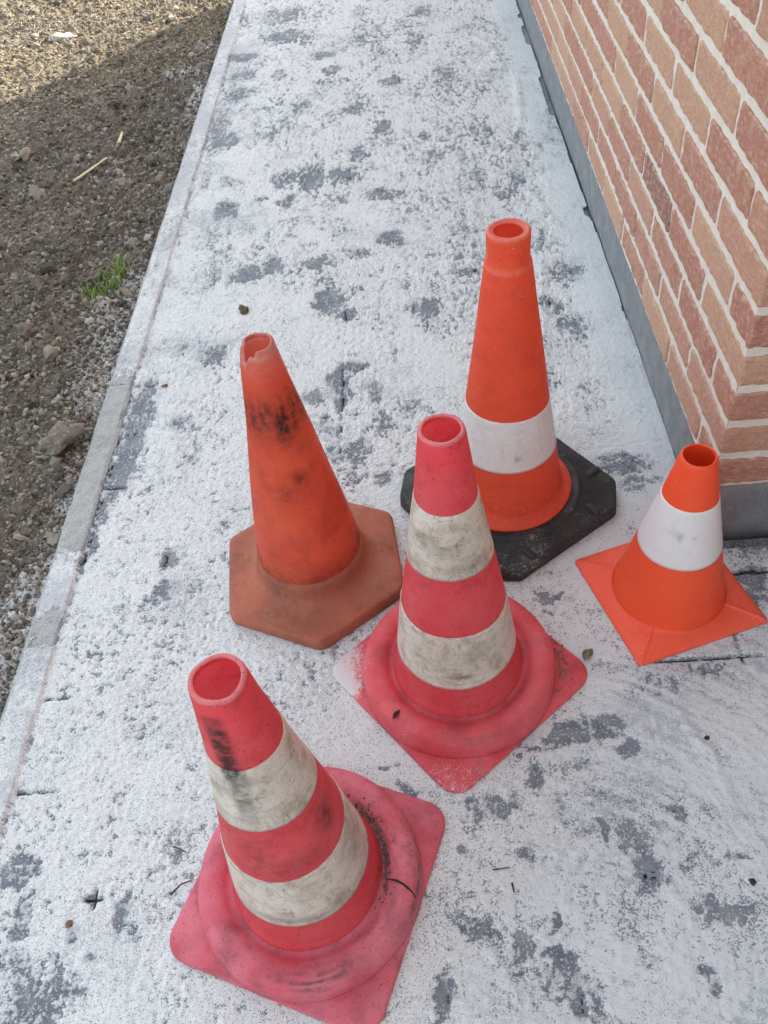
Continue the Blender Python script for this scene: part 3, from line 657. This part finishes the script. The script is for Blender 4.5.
    for i in range(len(path)-1):
        for k in range(3): pf.append((i*4+k, i*4+k+1, i*4+5+k, i*4+4+k))
    m = M('plinth_stone')
    c = m.mix(m.rng(m.noise(25, 6, .6), .35, .65), (.19, .198, .215), (.255, .26, .272))
    c = m.mix(m.rng(m.noise(420, 3), .58, .66, 0, .6), c, (.50, .50, .51)); c = m.mix(m.rng(m.noise(300, 3), .62, .70, 0, .5), c, (.09, .09, .095))
    o = link('plinth', np_mesh('plinth', L(pv), np.array(pf), False), house, m.done(c, .85, m.bump(m.noise(500, 4, .7), .4, .001)))
    # flat roof slab, above the picture
    K = np.array([(WX-.05, WY-.05, H), (x1, WY-.05, H), (x1, y1, H), (WX-.05, y1, H)]); K = np.concatenate([K, K+np.array([0, 0, .2])])
    m = M('roof_edge')
    o = link('roof', np_mesh('roof', L(K+np.array([0, 0, .002])), np.array([(0, 1, 5, 4), (1, 2, 6, 5), (2, 3, 7, 6), (3, 0, 4, 7), (4, 5, 6, 7), (3, 2, 1, 0)]), False), house, m.done(m.mix(m.noise(4), (.2, .2, .2), (.26, .26, .26)), .7))
build_house()

# ------------------------------------------------------------------ traffic cones
NA = 144
def lathe(prof, n=NA, wob=.0004, seed=0, topfn=None):
    """closed profile list (r,z) -> V (rings), F; prof runs once round the section"""
    P = np.array(prof, float); k = len(P); a = np.arange(n)*2*np.pi/n
    R = P[:, 0][:, None]*np.ones(n)[None]; Z = P[:, 1][:, None]*np.ones(n)[None]; A = np.ones(k)[:, None]*a[None]
    if topfn is not None: R, Z = topfn(R, Z, A)
    w = wob*(np.sin(3*A+seed)*np.sin(Z*19+seed)+.6*np.sin(5*A-seed*2+Z*31))
    R = R+w
    V = np.stack([R*np.cos(A), R*np.sin(A), Z], -1).reshape(-1, 3)
    F = []
    i = np.arange(n); j = (i+1) % n
    for q in range(k-1): F.append(np.stack([q*n+i, q*n+j, (q+1)*n+j, (q+1)*n+i], 1))
    return V, np.concatenate(F), A.ravel(), Z.ravel(), R.ravel()
def dense(pts, step=.006):
    out = []
    for (a, b) in zip(pts[:-1], pts[1:]):
        n = max(1, int(math.hypot(b[0]-a[0], b[1]-a[1])/step))
        for t in range(n): out.append((a[0]+(b[0]-a[0])*t/n, a[1]+(b[1]-a[1])*t/n))
    out.append(pts[-1]); return out
def rad(table, z):
    t = sorted((b, a) for a, b in table); return float(np.interp(z, [q[0] for q in t], [q[1] for q in t]))
def angd(A, c): return (A-c+np.pi) % (2*np.pi)-np.pi
def body_profile(table, th=.0032, lip=.0, foot=None):
    """outer skin bottom -> top, rounded rim, inner skin back down"""
    out = sorted(table, key=lambda q: q[1]); zt, rt = out[-1][1], out[-1][0]
    o = dense(out[:-1]+[(rad(table, zt-.004)+lip, zt-.004), (rt+lip-.0004, zt-.0012), (rt+lip-.0018, zt)])
    zi = np.linspace(zt, zt-.007, 4)           # translucent wall is one skin below the thick rim
    return o+[(rt-th+.001, zt), (rt-th, zt-.0012)]+[(rad(table, z)-th, z) for z in zi[1:]]
def sleeve(table, z0, z1, th=.0008):
    zs_ = np.linspace(z0, z1, max(6, int((z1-z0)/.004)))
    return [(rad(table, z0)-.001, z0)]+[(rad(table, z)+th, z) for z in zs_]+[(rad(table, z1)-.001, z1)]
def smudge(A, Z, R, a, z, wa, wz, p=1.):
    return np.exp(-((np.abs(angd(A, a))*R/wa)**2+((Z-z)/wz)**2)**p)
def rsquare(a, r, n=8):
    out = []
    for k in range(4):
        t0 = k*np.pi/2; cx, cy = [(a-r, a-r), (-a+r, a-r), (-a+r, -a+r), (a-r, -a+r)][k]
        for t in np.linspace(0, np.pi/2, n+1): out.append((cx+r*math.cos(t0+t), cy+r*math.sin(t0+t)))
    return np.array(out)
def poly_dense(P, step=.008):
    out = []
    for a, b in zip(P, np.roll(P, -1, axis=0)):
        n = max(1, int(np.linalg.norm(b-a)/step))
        for t in range(n): out.append(a+(b-a)*t/n)
    return np.array(out)
def plate(outline, secs, rings_in):
    """outline (n,2) scaled about the centre; secs: (offset inward in m, z) from the bottom edge up, then rings to the middle"""
    n = len(outline); rr = np.linalg.norm(outline, axis=1)[:, None]; d = outline/rr; V = []
    for off, z in secs: V.append(np.concatenate([outline-d*off, np.full((n, 1), z)], 1))
    for f, z in rings_in:
        V.append(np.concatenate([d*(f+(rr-secs[-1][0]-f)*0), np.full((n, 1), z)], 1))
    V = np.concatenate(V); k = len(secs)+len(rings_in); F = []
    i = np.arange(n); j = (i+1) % n
    for q in range(k-1): F.append(np.stack([q*n+i, q*n+j, (q+1)*n+j, (q+1)*n+i], 1))
    return V, np.concatenate(F)

CAMXY = np.array([0., 0.])
def toward_cam(key, extra=0.):
    x, y, rz = CONES[key]; return math.atan2(-y, -x)+extra     # world angle (bodies are not rotated)

FADED = plastic('faded_red_plastic', (.88, .088, .110), (.90, .13, .15), .46, dirtcol=(.11, .03, .032), grime=.45, sss=.32)
PINK = plastic('dusty_pink_plastic', (.66, .108, .150), (.70, .175, .225), .6, dirtcol=(.10, .06, .06), speck=.62, grime=.7, bump=.25)
REDFL = plastic('dusty_red_plastic', (.68, .072, .092), (.74, .12, .145), .5, dirtcol=(.09, .05, .05), speck=.64, grime=.4, bump=.25)
ORANGE_DIRTY = plastic('dirty_orange_plastic', (.84, .135, .062), (.74, .100, .055), .48, dirtcol=(.035, .022, .018), speck=.66, grime=.25, sss=.24)
BROWN = plastic('brown_orange_plastic', (.46, .135, .072), (.38, .115, .07), .6, dirtcol=(.09, .05, .035), speck=.62, grime=.5, bump=.2)
ORANGE_OLD = plastic('old_orange_plastic', (.92, .115, .050), (.86, .104, .048), .5, dirtcol=(.08, .03, .025), speck=.68, grime=.3, sss=.24)
ORANGE_NEW = plastic('bright_orange_plastic', (1., .108, .036), (1., .102, .036), .42, dirtcol=(.35, .05, .03), speck=.74, grime=.12, bump=.06, sss=.09)
ORANGE_NEW_BASE = plastic('bright_orange_flange', (.95, .115, .055), (.92, .12, .065), .5, dirtcol=(.3, .07, .05), speck=.70, grime=.2, bump=.06)
RUBBER = plastic('black_rubber', (.022, .022, .024), (.038, .037, .037), .6, dirtcol=(.10, .09, .08), speck=.66, grime=.0, bump=.4)
BAND_DIRTY = band_mat('grimy_white_band', (.70, .63, .55), (.36, .27, .20), .78, .15, (.30, .07, .07))
BAND_TALL = band_mat('crinkled_white_band', (.74, .74, .73), (.52, .51, .49), .35, .9)
BAND_NEW = band_mat('clean_white_band', (.80, .77, .77), (.68, .64, .62), .22, .04)

def finish(name, V, F, mat, parent, dirt=None, dust=None, smooth=True, worn=None):
    z = np.zeros(len(V))
    return link(name, np_mesh(name, V, F, smooth, {'dirt': z if dirt is None else dirt, 'dust': z if dust is None else dust, 'worn': z if worn is None else worn}), parent, mat)
def fl(F): return F          # outer skins wind outward already

# ---- the two red cones with a humped flange on a rounded square plate
TAB_R = [(.0243, .492), (.0372, .392), (.0535, .293), (.069, .196), (.083, .092), (.0895, .05), (.094, .036)]
def red_cone(key, label, dents, dirtfn, plate_dust, FL):
    x, y, rz = CONES[key]; root = empty('traffic_cone', (x, y, .001)); tag(root, label, 'traffic cone', 'traffic cones standing on the path')
    cam = toward_cam(key)
    def top(R, Z, A):
        for (a, z, wa, wz, d) in dents:
            R = R-d*np.exp(-((angd(A, a)/wa)**2+((Z-z)/wz)**2))
        return R, Z
    V, F, A, Z, R = lathe(body_profile(TAB_R, .0036, .0014), wob=.0004, seed=x*9, topfn=top)
    body = finish('cone_body', V, F, FADED, root, dirtfn(A, Z, R, cam), sstep(.09, .03, Z)*.12, worn=.75*sstep(.4885, .4905, Z))
    for (z0, z1) in ((.2935, .392), (.0935, .195)):
        V, F, A, Z, R = lathe(sleeve(TAB_R, z0, z1), wob=.0004, seed=x*9, topfn=top)
        finish('reflective_band', V, F, BAND_DIRTY, root, dirtfn(A, Z, R, cam))
    # humped flange
    pr = [(.088, .050), (.0912, .040), (.0945, .0345), (.098, .0332), (.102, .0355), (.107, .0400), (.115, .0430), (.1235, .0432), (.1300, .0418), (.1352, .0378), (.1385, .0320), (.1405, .0240), (.1416, .0150), (.1420, .010), (.1420, .002)]
    V, F, A, Z, R = lathe(dense(pr[::-1], .003), wob=.0008, seed=x*5)
    d1 = dirtfn(A, Z, R, cam); aW = A
    n_ = perlin(V[:, 0]*22+x*7, V[:, 1]*22, 301)
    d1 = np.maximum(d1, .55*np.exp(-((R-.096)/.006)**2)*sstep(-.3, .5, n_)); d1 = np.maximum(d1, .35*sstep(.1, .6, n_)); d1 = np.maximum(d1, .75*sstep(.013, .007, Z))
    base = finish('cone_base', V, F, FL, root, d1, np.clip(plate_dust(V), -.3, .22)*sstep(.10, .11, R))
    # plate (sub-part of the base) turned to its own angle
    O = poly_dense(rsquare(.1418, .032, 10), .006); O = O @ np.array([[math.cos(rz+math.pi/4), math.sin(rz+math.pi/4)], [-math.sin(rz+math.pi/4), math.cos(rz+math.pi/4)]])
    V, F = plate(O, [(.0, .001), (-.0003, .004), (.0012, .0068), (.004, .0078)], [(.135, .0088), (.12, .009)])
    V[:, 2] += .0012*perlin(V[:, 0]*9+x, V[:, 1]*9+y, 305)*(V[:, 2] > .003)
    finish('base_plate', V, F, FL, base, .3*sstep(.0, .5, perlin(V[:, 0]*30, V[:, 1]*30, 307)), plate_dust(V))
    return root, base, cam
def dirt_near(A, Z, R, cam):
    d = .95*np.exp(-((np.abs(angd(A, cam-.74+.8*(.44-Z)))*R/.0105)**4))*sstep(.478, .468, Z)*sstep(.365, .385, Z)*(.75+.5*(Z<.455))
    d = np.maximum(d, .75*np.exp(-((np.abs(angd(A, cam-.60))*R/.010)**4))*sstep(.40, .385, Z)*sstep(.28, .35, Z))
    d = np.maximum(d, .9*smudge(A, Z, R, cam+.72, .25, .016, .024))
    d = np.maximum(d, .5*smudge(A, Z, R, cam-.1, .215, .04, .018)); d = np.maximum(d, .45*smudge(A, Z, R, cam-.75, .24, .02, .04))
    d = np.maximum(d, .55*smudge(A, Z, R, cam-.15, .105, .10, .010)); d = np.maximum(d, .45*smudge(A, Z, R, cam+.95, .15, .03, .05))
    d = np.maximum(d, .6*np.exp(-((R-.097)/.008)**2)*np.exp(-(angd(A, cam+1.35)/.75)**4)*sstep(.06, .040, Z))
    fl_ = (Z < .0445)*(R > .098); sc_ = sstep(-.1, .35, perlin(R*420, A*2.2, 361)+.4*perlin(R*900, A*5, 362))      # scuffs run round the hump
    d = np.maximum(d, 1.0*fl_*sc_*np.exp(-((R-.127)/.012)**2)*np.exp(-(angd(A, cam-.32)/.42)**2))
    d = np.maximum(d, .6*fl_*sc_*np.exp(-((R-.112)/.012)**2)*np.exp(-(angd(A, cam+.45)/.6)**2))
    d = np.maximum(d, .8*fl_*np.exp(-((R-.1395)/.0022)**2)*np.exp(-(angd(A, cam+.95)/.45)**4))
    d = np.maximum(d, .45*fl_*sstep(0, .5, perlin(A*9, R*160, 363))*np.exp(-(angd(A, cam+1.4)/.9)**2))
    return d
def dirt_middle(A, Z, R, cam):
    d = .9*smudge(A, Z, R, cam+.05, .118, .022, .0045); d = np.maximum(d, .6*smudge(A, Z, R, cam-.35, .128, .010, .0035))
    d = np.maximum(d, .45*smudge(A, Z, R, cam+.3, .31, .03, .012)); d = np.maximum(d, .35*smudge(A, Z, R, cam-.2, .34, .05, .02)); d = np.maximum(d, .25*smudge(A, Z, R, cam+.1, .15, .09, .03))
    d = np.maximum(d, .45*np.exp(-((R-.133)/.006)**2)*np.exp(-(angd(A, cam+.35)/.55)**2)*(Z < .0445))
    d = np.maximum(d, .35*np.exp(-((R-.102)/.008)**2)*(Z < .0445)*np.exp(-(angd(A, cam+.9)/.6)**2))
    return d
camN = toward_cam('near')
def dust_near(V): return -.10+.12*perlin(V[:, 0]*14, V[:, 1]*14, 311)
root, base, cam = red_cone('near', 'grimy red cone with two dirty white bands and cracked pink flange, nearest the camera', [(camN+1.25, .445, .5, .02, .0016), (camN+1.5, .40, .6, .03, -.0012)], dirt_near, dust_near, PINK)
# crack across the hump, facing right, and soil caught behind the collar
def polar(r, a, z): return (r*math.cos(a), r*math.sin(a), z)
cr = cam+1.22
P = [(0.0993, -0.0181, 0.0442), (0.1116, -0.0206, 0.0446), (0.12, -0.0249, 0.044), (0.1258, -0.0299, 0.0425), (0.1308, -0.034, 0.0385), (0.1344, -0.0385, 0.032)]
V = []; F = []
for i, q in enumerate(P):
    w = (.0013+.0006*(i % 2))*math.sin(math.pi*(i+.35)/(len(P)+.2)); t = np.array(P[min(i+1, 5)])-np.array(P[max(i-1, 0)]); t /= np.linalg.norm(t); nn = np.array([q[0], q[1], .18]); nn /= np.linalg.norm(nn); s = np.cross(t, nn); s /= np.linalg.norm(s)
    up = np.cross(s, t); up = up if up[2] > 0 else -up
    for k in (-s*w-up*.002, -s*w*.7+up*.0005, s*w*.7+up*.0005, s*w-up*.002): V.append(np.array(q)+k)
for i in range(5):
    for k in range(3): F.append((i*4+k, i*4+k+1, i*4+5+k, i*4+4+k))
m = M('crack_shade_dirt'); link('crack', np_mesh('crack', V, F, False), base, m.done(m.mix(m.noise(300), (.02, .014, .013), (.04, .028, .024)), .95))  # dark sliver over the hump, its colour standing in for the shaded gap
def crumbs(parent, n, fn, label, mat):
    Vs = []; Fs = []; k = 0
    for i in range(n):
        x, y, z, r = fn(); b = lump_verts(ICO1[0], i % 9)*r*np.array([1, rnd.uniform(.7, 1.2), .7]); b = b @ rot3(rnd.random()*6, rnd.random(), 0).T
        Vs.append(b+np.array([x, y, z])); Fs.append(ICO1[1]+k); k += len(b)
    o = link('soil_crumbs', np_mesh('soil_crumbs', np.concatenate(Vs), np.concatenate(Fs), False), parent, mat); o['kind'] = 'stuff'; return o
grit = clod_mat('grit', (.07, .055, .045), (.17, .14, .115), (.35, .33, .3))
def near_crumb():
    a = cam+1.5+rnd.gauss(0, .40); r = .096+abs(rnd.gauss(0, .0095)); return (r*math.cos(a), r*math.sin(a), .0355+.006*min(1, max(0, (r-.100)/.012)), .0005+.0015*rnd.random()**3)
crumbs(base, 460, near_crumb, '', grit)
camM = toward_cam('middle')
def dust_mid(V):
    ang = np.arctan2(V[:, 1], V[:, 0]); rr = np.hypot(V[:, 0], V[:, 1]); q = perlin(V[:, 0]*16, V[:, 1]*16, 313)
    d = .02+.16*q; d = np.maximum(d, (1.05+.3*q)*np.exp(-(angd(ang, math.pi-.08)/.30)**4)*sstep(.125, .16, rr)); return np.maximum(d, .34*np.exp(-(angd(ang, -1.62)/.35)**4)*sstep(.14, .17, rr))
root, base, cam = red_cone('middle', 'red cone with two grimy white bands standing in the centre of the group', [(camM+.4, .44, .6, .03, .0006)], dirt_middle, dust_mid, REDFL)
def mid_crumb():
    a = -.02+rnd.gauss(0, .16); r = .146+abs(rnd.gauss(0, .010)); return (r*math.cos(a), r*math.sin(a), .0095, .0009+.0016*rnd.random()**2)
crumbs(base, 90, mid_crumb, '', clod_mat('tan_grit', (.16, .12, .08), (.30, .24, .17), (.08, .06, .05)))
leaf('dead_leaf', -.0865, .5865, .0445, .017, .0032, 1.0, (.03, .018, .014), 'small black leaf scrap lying on the flange of the middle red cone', .3)

# ---- brown-based orange cone, rim broken open
TAB_H = [(.0223, .471), (.0395, .36), (.0555, .262), (.0715, .163), (.0820, .086), (.0848, .064), (.0858, .050)]
x, y, rz = CONES['brown']; root = empty('traffic_cone', (x, y, .001)); tag(root, 'sooty orange cone with broken rim and no white band on a brown hexagonal base', 'traffic cone', 'traffic cones standing on the path')
cam = toward_cam('brown')
def broken(R, Z, A):
    d = angd(A, cam)
    # the wall is missing on the camera's left and front-left of the rim (deepest at far left)
    drop = .0085*sstep(-.10, -.38, d)*sstep(-2.45, -2.2, d)+.016*sstep(-.62, -1.05, d)*sstep(-2.2, -1.75, d)
    drop = drop+.0016*np.sin(A*17)*np.sin(A*7+1)*(np.abs(d+1.2) < 1.1)+.0006*np.sin(A*23)
    zt = .471-drop
    return R, np.minimum(Z, zt)
V, F, A, Z, R = lathe(body_profile(TAB_H, .0038), wob=.0006, seed=2., topfn=broken)
q1 = perlin(A*3.0+3, Z*22, 321); q2 = perlin(A*6+1, Z*45, 322)
d = 1.05*np.exp(-(((Z-.372+.01*q1)/.028)**2))*(.65+.35*sstep(-.4, .3, q2))*np.exp(-(angd(A, cam+.1)/1.7)**4)
d = np.maximum(d, 1.2*smudge(A, Z, R, cam+.14, .352, .013, .022)); d = np.maximum(d, .8*smudge(A, Z, R, cam-.05, .37, .018, .016)); d = np.maximum(d, .75*smudge(A, Z, R, cam+.22, .268, .012, .012)); d = np.maximum(d, .45*smudge(A, Z, R, cam-.25, .25, .012, .016)); d = np.maximum(d, .4*smudge(A, Z, R, cam+.5, .315, .010, .012))
d = np.maximum(d, .66*sstep(.125, .055, Z)); d = np.maximum(d, .16*sstep(.0, .5, q1)*sstep(.45, .30, Z)); d = np.maximum(d, .20*sstep(.43, .47, Z))
wr = np.zeros((len(V)//NA, NA)); nb_ = len(V)//NA; wr[nb_-9:nb_-2] = 1.; wr = np.maximum(.9*wr.ravel()*(Z > .44), .30*sstep(.41, .46, Z))
finish('cone_body', V, F, ORANGE_DIRTY, root, d, None, worn=wr)
O = np.array([(.164*math.cos(rz+k*math.pi/3), .164*math.sin(rz+k*math.pi/3)) for k in range(6)])
def roundpoly(P, r, n=6):
    out = []; k = len(P)
    for i in range(k):
        a, b, c = P[i-1], P[i], P[(i+1) % k]; u = (a-b)/np.linalg.norm(a-b); v = (c-b)/np.linalg.norm(c-b)
        for t in np.linspace(0, 1, n+1): out.append((b+u*r)*(1-t)**2+2*b*t*(1-t)+(b+v*r)*t*t)
    return np.array(out)
O = poly_dense(roundpoly(O, .014), .005)
V, F = plate(O, [(.0015, .001), (.0, .004), (.0, .020), (.0015, .0245), (.0045, .0262), (.012, .0268)], [(.130, .0272), (.118, .0280), (.108, .0298), (.100, .0330), (.094, .0385), (.0898, .0470), (.0868, .0580), (.0845, .0720), (.0836, .0722)])
V[:, 2] += .0008*perlin(V[:, 0]*14, V[:, 1]*14, 325)*(V[:, 2] > .02)
q = perlin(V[:, 0]*11, V[:, 1]*11, 326)
finish('cone_base', V, F, BROWN, root, .35*sstep(-.1, .6, q)+.25*(V[:, 2] < .02)+.25*sstep(.03, .05, V[:, 2]), .01+.10*perlin(V[:, 0]*25, V[:, 1]*25, 327))

# ---- tall orange cone with one band on a black rubber base
TAB_T = [(.0292, .517), (.0298, .5135), (.0292, .476), (.0326, .4690), (.0418, .400), (.0645, .234), (.0781, .139), (.0900, .052), (.0925, .044)]
x, y, rz = CONES['tall']; root = empty('traffic_cone', (x, y, .001)); tag(root, 'tallest orange cone with one white band on a thick black rubber base', 'traffic cone', 'traffic cones standing on the path')
cam = toward_cam('tall')
o = dense([(.0915, .040)]+sorted(TAB_T, key=lambda q: q[1])[:-1], .005)
o = o+[(.0286, .5158), (.0272, .517), (.0232, .5165), (.0222, .5150), (.0216, .5158), (.0204, .5158), (.0196, .5140)]+[(.0200, .5110), (.0235, .5085), (.0265, .5070)]
def seam(R, Z, A): return R+.0007*np.exp(-(angd(A, cam-.14)/.022)**2)*(R > .026)*(Z < .47), Z
V, F, A, Z, R = lathe(o, wob=.0003, seed=4., topfn=seam)
q1 = perlin(A*5, Z*40, 331)
finish('cone_body', V, F, ORANGE_OLD, root, 0*Z, np.clip(.02+.12*sstep(.14, .05, Z)+.05*sstep(.25, .5, Z), 0, 1), worn=np.maximum(.45*sstep(.512, .516, Z), .5*np.exp(-((Z-.4705)/.0022)**2)))
V, F, A, Z, R = lathe(dense([(.0885, .036), (.1085, .0345), (.1090, .0362), (.1085, .0385), (.0995, .0415), (.0940, .0455), (.0905, .052)], .004), wob=.0005, seed=6.)
finish('collar', V, F, ORANGE_OLD, root, .12+0*Z, .06+.05*perlin(A*6, R*60, 334))
V, F, A, Z, R = lathe(sleeve(TAB_T, .139, .234), wob=.0003, seed=4.)
rr = 1+.0
finish('reflective_band', V, F, BAND_TALL, root, .55*smudge(A, Z, R, cam+.22, .168, .006, .008)+.6*np.exp(-(np.abs(angd(A, cam-.22))*R/.0007)**2))
a_, c_ = .154, .046; th = math.radians(35.5); O = []
for k in range(4):
    t = th+k*math.pi/2; n_ = np.array([math.cos(t), math.sin(t)]); s_ = np.array([-n_[1], n_[0]])
    O += [n_*a_-s_*(a_-c_), n_*a_+s_*(a_-c_)]
O = poly_dense(roundpoly(np.array(O), .008), .005)
V, F = plate(O, [(.003, .001), (.0, .003), (.001, .0215), (.003, .0245), (.007, .0262)], [(.127, .0272), (.1255, .0300), (.1225, .0345), (.1195, .0350), (.1150, .0335), (.1085, .0330)])
q = perlin(V[:, 0]*18, V[:, 1]*18, 341); an = np.arctan2(V[:, 1], V[:, 0]); rr = np.hypot(V[:, 0], V[:, 1])
base = finish('cone_base', V, F, RUBBER, root, .25*sstep(.1, .6, q)*(V[:, 2] > .02), np.clip(.06+.20*q*(V[:, 2] > .02), 0, .3)+.36*np.exp(-(angd(an, cam-.05)/.30)**2-((rr-.155)/.022)**2))
# moulded carrying lugs on the base top near the chamfered corners
for k in range(4):
    t = th+math.pi/4+k*math.pi/2
    for s in (-1, 1):
        n_ = np.array([math.cos(t), math.sin(t)]); s_ = np.array([-n_[1], n_[0]]); c0 = n_*.163+s_*s*.044-n_*.018
        P = roundpoly(np.array([(-.014, -.006), (.014, -.006), (.014, .006), (-.014, .006)]), .006, 5); P = P @ np.array([[math.cos(t+.8*s), math.sin(t+.8*s)], [-math.sin(t+.8*s), math.cos(t+.8*s)]])
        m_ = len(P); V = np.concatenate([np.c_[P+c0, np.full(m_, .0262)], np.c_[P*.95+c0, np.full(m_, .0305)], np.c_[P*.75+c0, np.full(m_, .0320)]]); F = []
        for r_ in range(2):
            for i in range(m_): F.append((r_*m_+i, r_*m_+(i+1) % m_, (r_+1)*m_+(i+1) % m_, (r_+1)*m_+i))
        F.append(tuple(2*m_+i for i in range(m_)))
        finish('lug', V, F, RUBBER, base)

# ---- small bright cone, one-piece square flange with ridged corners
TAB_S = [(.0228, .296), (.0377, .225), (.0589, .126), (.0745, .055), (.0835, .016), (.086, .010)]
x, y, rz = CONES['small']; root = empty('traffic_cone', (x, y, .001)); tag(root, 'small bright orange cone with one clean white band next to the house corner', 'traffic cone', 'traffic cones standing on the path')
cam = toward_cam('small')
V, F, A, Z, R = lathe(body_profile(TAB_S, .0026, .0006), wob=.0003, seed=1.)
finish('cone_body', V, F, ORANGE_NEW, root)
V, F, A, Z, R = lathe(sleeve(TAB_S, .126, .225, .0006), wob=.0003, seed=1.)
finish('reflective_band', V, F, BAND_NEW, root, .4*smudge(A, Z, R, cam-.12, .186, .009, .004)+.4*smudge(A, Z, R, cam+.02, .180, .004, .006)+.5*smudge(A, Z, R, cam+.42, .182, .003, .003))
O = poly_dense(rsquare(.1065, .006, 5), .003); cs = math.cos(rz+math.pi/4); sn = math.sin(rz+math.pi/4)
O = O @ np.array([[cs, sn], [-sn, cs]]); n = len(O); d = O/np.linalg.norm(O, axis=1)[:, None]; rr = np.linalg.norm(O, axis=1)
V = []
dcorn = np.min(np.abs(np.stack([angd(np.arctan2(O[:, 1], O[:, 0]), rz+k*math.pi/2) for k in range(4)])), axis=0)
for (t, z, ridge) in [(1, .001, 0), (1, .0032, 0), (.985, .0046, .2), (.8, .0066, 1), (.6, .0084, 1), (.4, .0100, 1), (.2, .0112, 1), (.06, .0120, .6), (.0, .0150, 0)]:
    r_ = .0845+(rr-.0845)*t; V.append(np.c_[d*r_[:, None], z+.0028*ridge*np.exp(-(dcorn*r_/.0022)**2)])
V = np.concatenate(V); F = []; i = np.arange(n); j = (i+1) % n
for q in range(8): F.append(np.stack([q*n+i, q*n+j, (q+1)*n+j, (q+1)*n+i], 1))
finish('cone_base', V, np.concatenate(F), ORANGE_NEW_BASE, root, None, .05+.10*perlin(V[:, 0]*20, V[:, 1]*20, 351))

# ------------------------------------------------------------------ light
EL, AZ = math.radians(42), math.atan2(.65, .76)      # sun behind the house, to the right
w = bpy.data.worlds.new('World'); sc.world = w; w.use_nodes = True
bg = w.node_tree.nodes['Background']; sky = w.node_tree.nodes.new('ShaderNodeTexSky')
sky.sky_type = 'NISHITA'; sky.sun_disc = False; sky.sun_elevation = EL; sky.sun_rotation = AZ; sky.air_density = 1.; sky.dust_density = 2.5; sky.ozone_density = .15
hz = w.node_tree.nodes.new('ShaderNodeHueSaturation'); hz.inputs['Saturation'].default_value = .42; hz.inputs['Hue'].default_value = .465       # thin bright haze
w.node_tree.links.new(sky.outputs[0], hz.inputs['Color']); w.node_tree.links.new(hz.outputs[0], bg.inputs[0]); bg.inputs[1].default_value = .15
sl = bpy.data.lights.new('sun', 'SUN'); sl.energy = 3.1; sl.angle = math.radians(.53); sl.color = (1., .93, .80)
so = bpy.data.objects.new('sun', sl); C.objects.link(so)
sd = Vector((math.sin(AZ)*math.cos(EL), math.cos(AZ)*math.cos(EL), math.sin(EL)))
so.rotation_euler = sd.to_track_quat('Z', 'Y').to_euler(); so.location = (3, 4, 6)

# ------------------------------------------------------------------ camera
cd = bpy.data.cameras.new('camera'); co = bpy.data.objects.new('camera', cd); C.objects.link(co); sc.camera = co
Rv = Vector((0.994724, -0.009327, -0.102166)); Uv = Vector((0.075521, 0.740597, 0.667692)); Fv = Vector((-0.069437, 0.671885, -0.737394))
mt = Matrix((( Rv.x, Uv.x, -Fv.x, 0), (Rv.y, Uv.y, -Fv.y, 0), (Rv.z, Uv.z, -Fv.z, 1.108), (0, 0, 0, 1)))
co.matrix_world = mt
cd.sensor_fit = 'AUTO'; cd.sensor_width = 36; cd.lens = 36*850.85/1024; cd.clip_start = .02; cd.clip_end = 1000
sc.view_settings.view_transform = 'Standard'; sc.view_settings.look = 'None'; sc.view_settings.gamma = 1; sc.view_settings.use_curve_mapping = False
sc.view_settings.exposure = 1.62
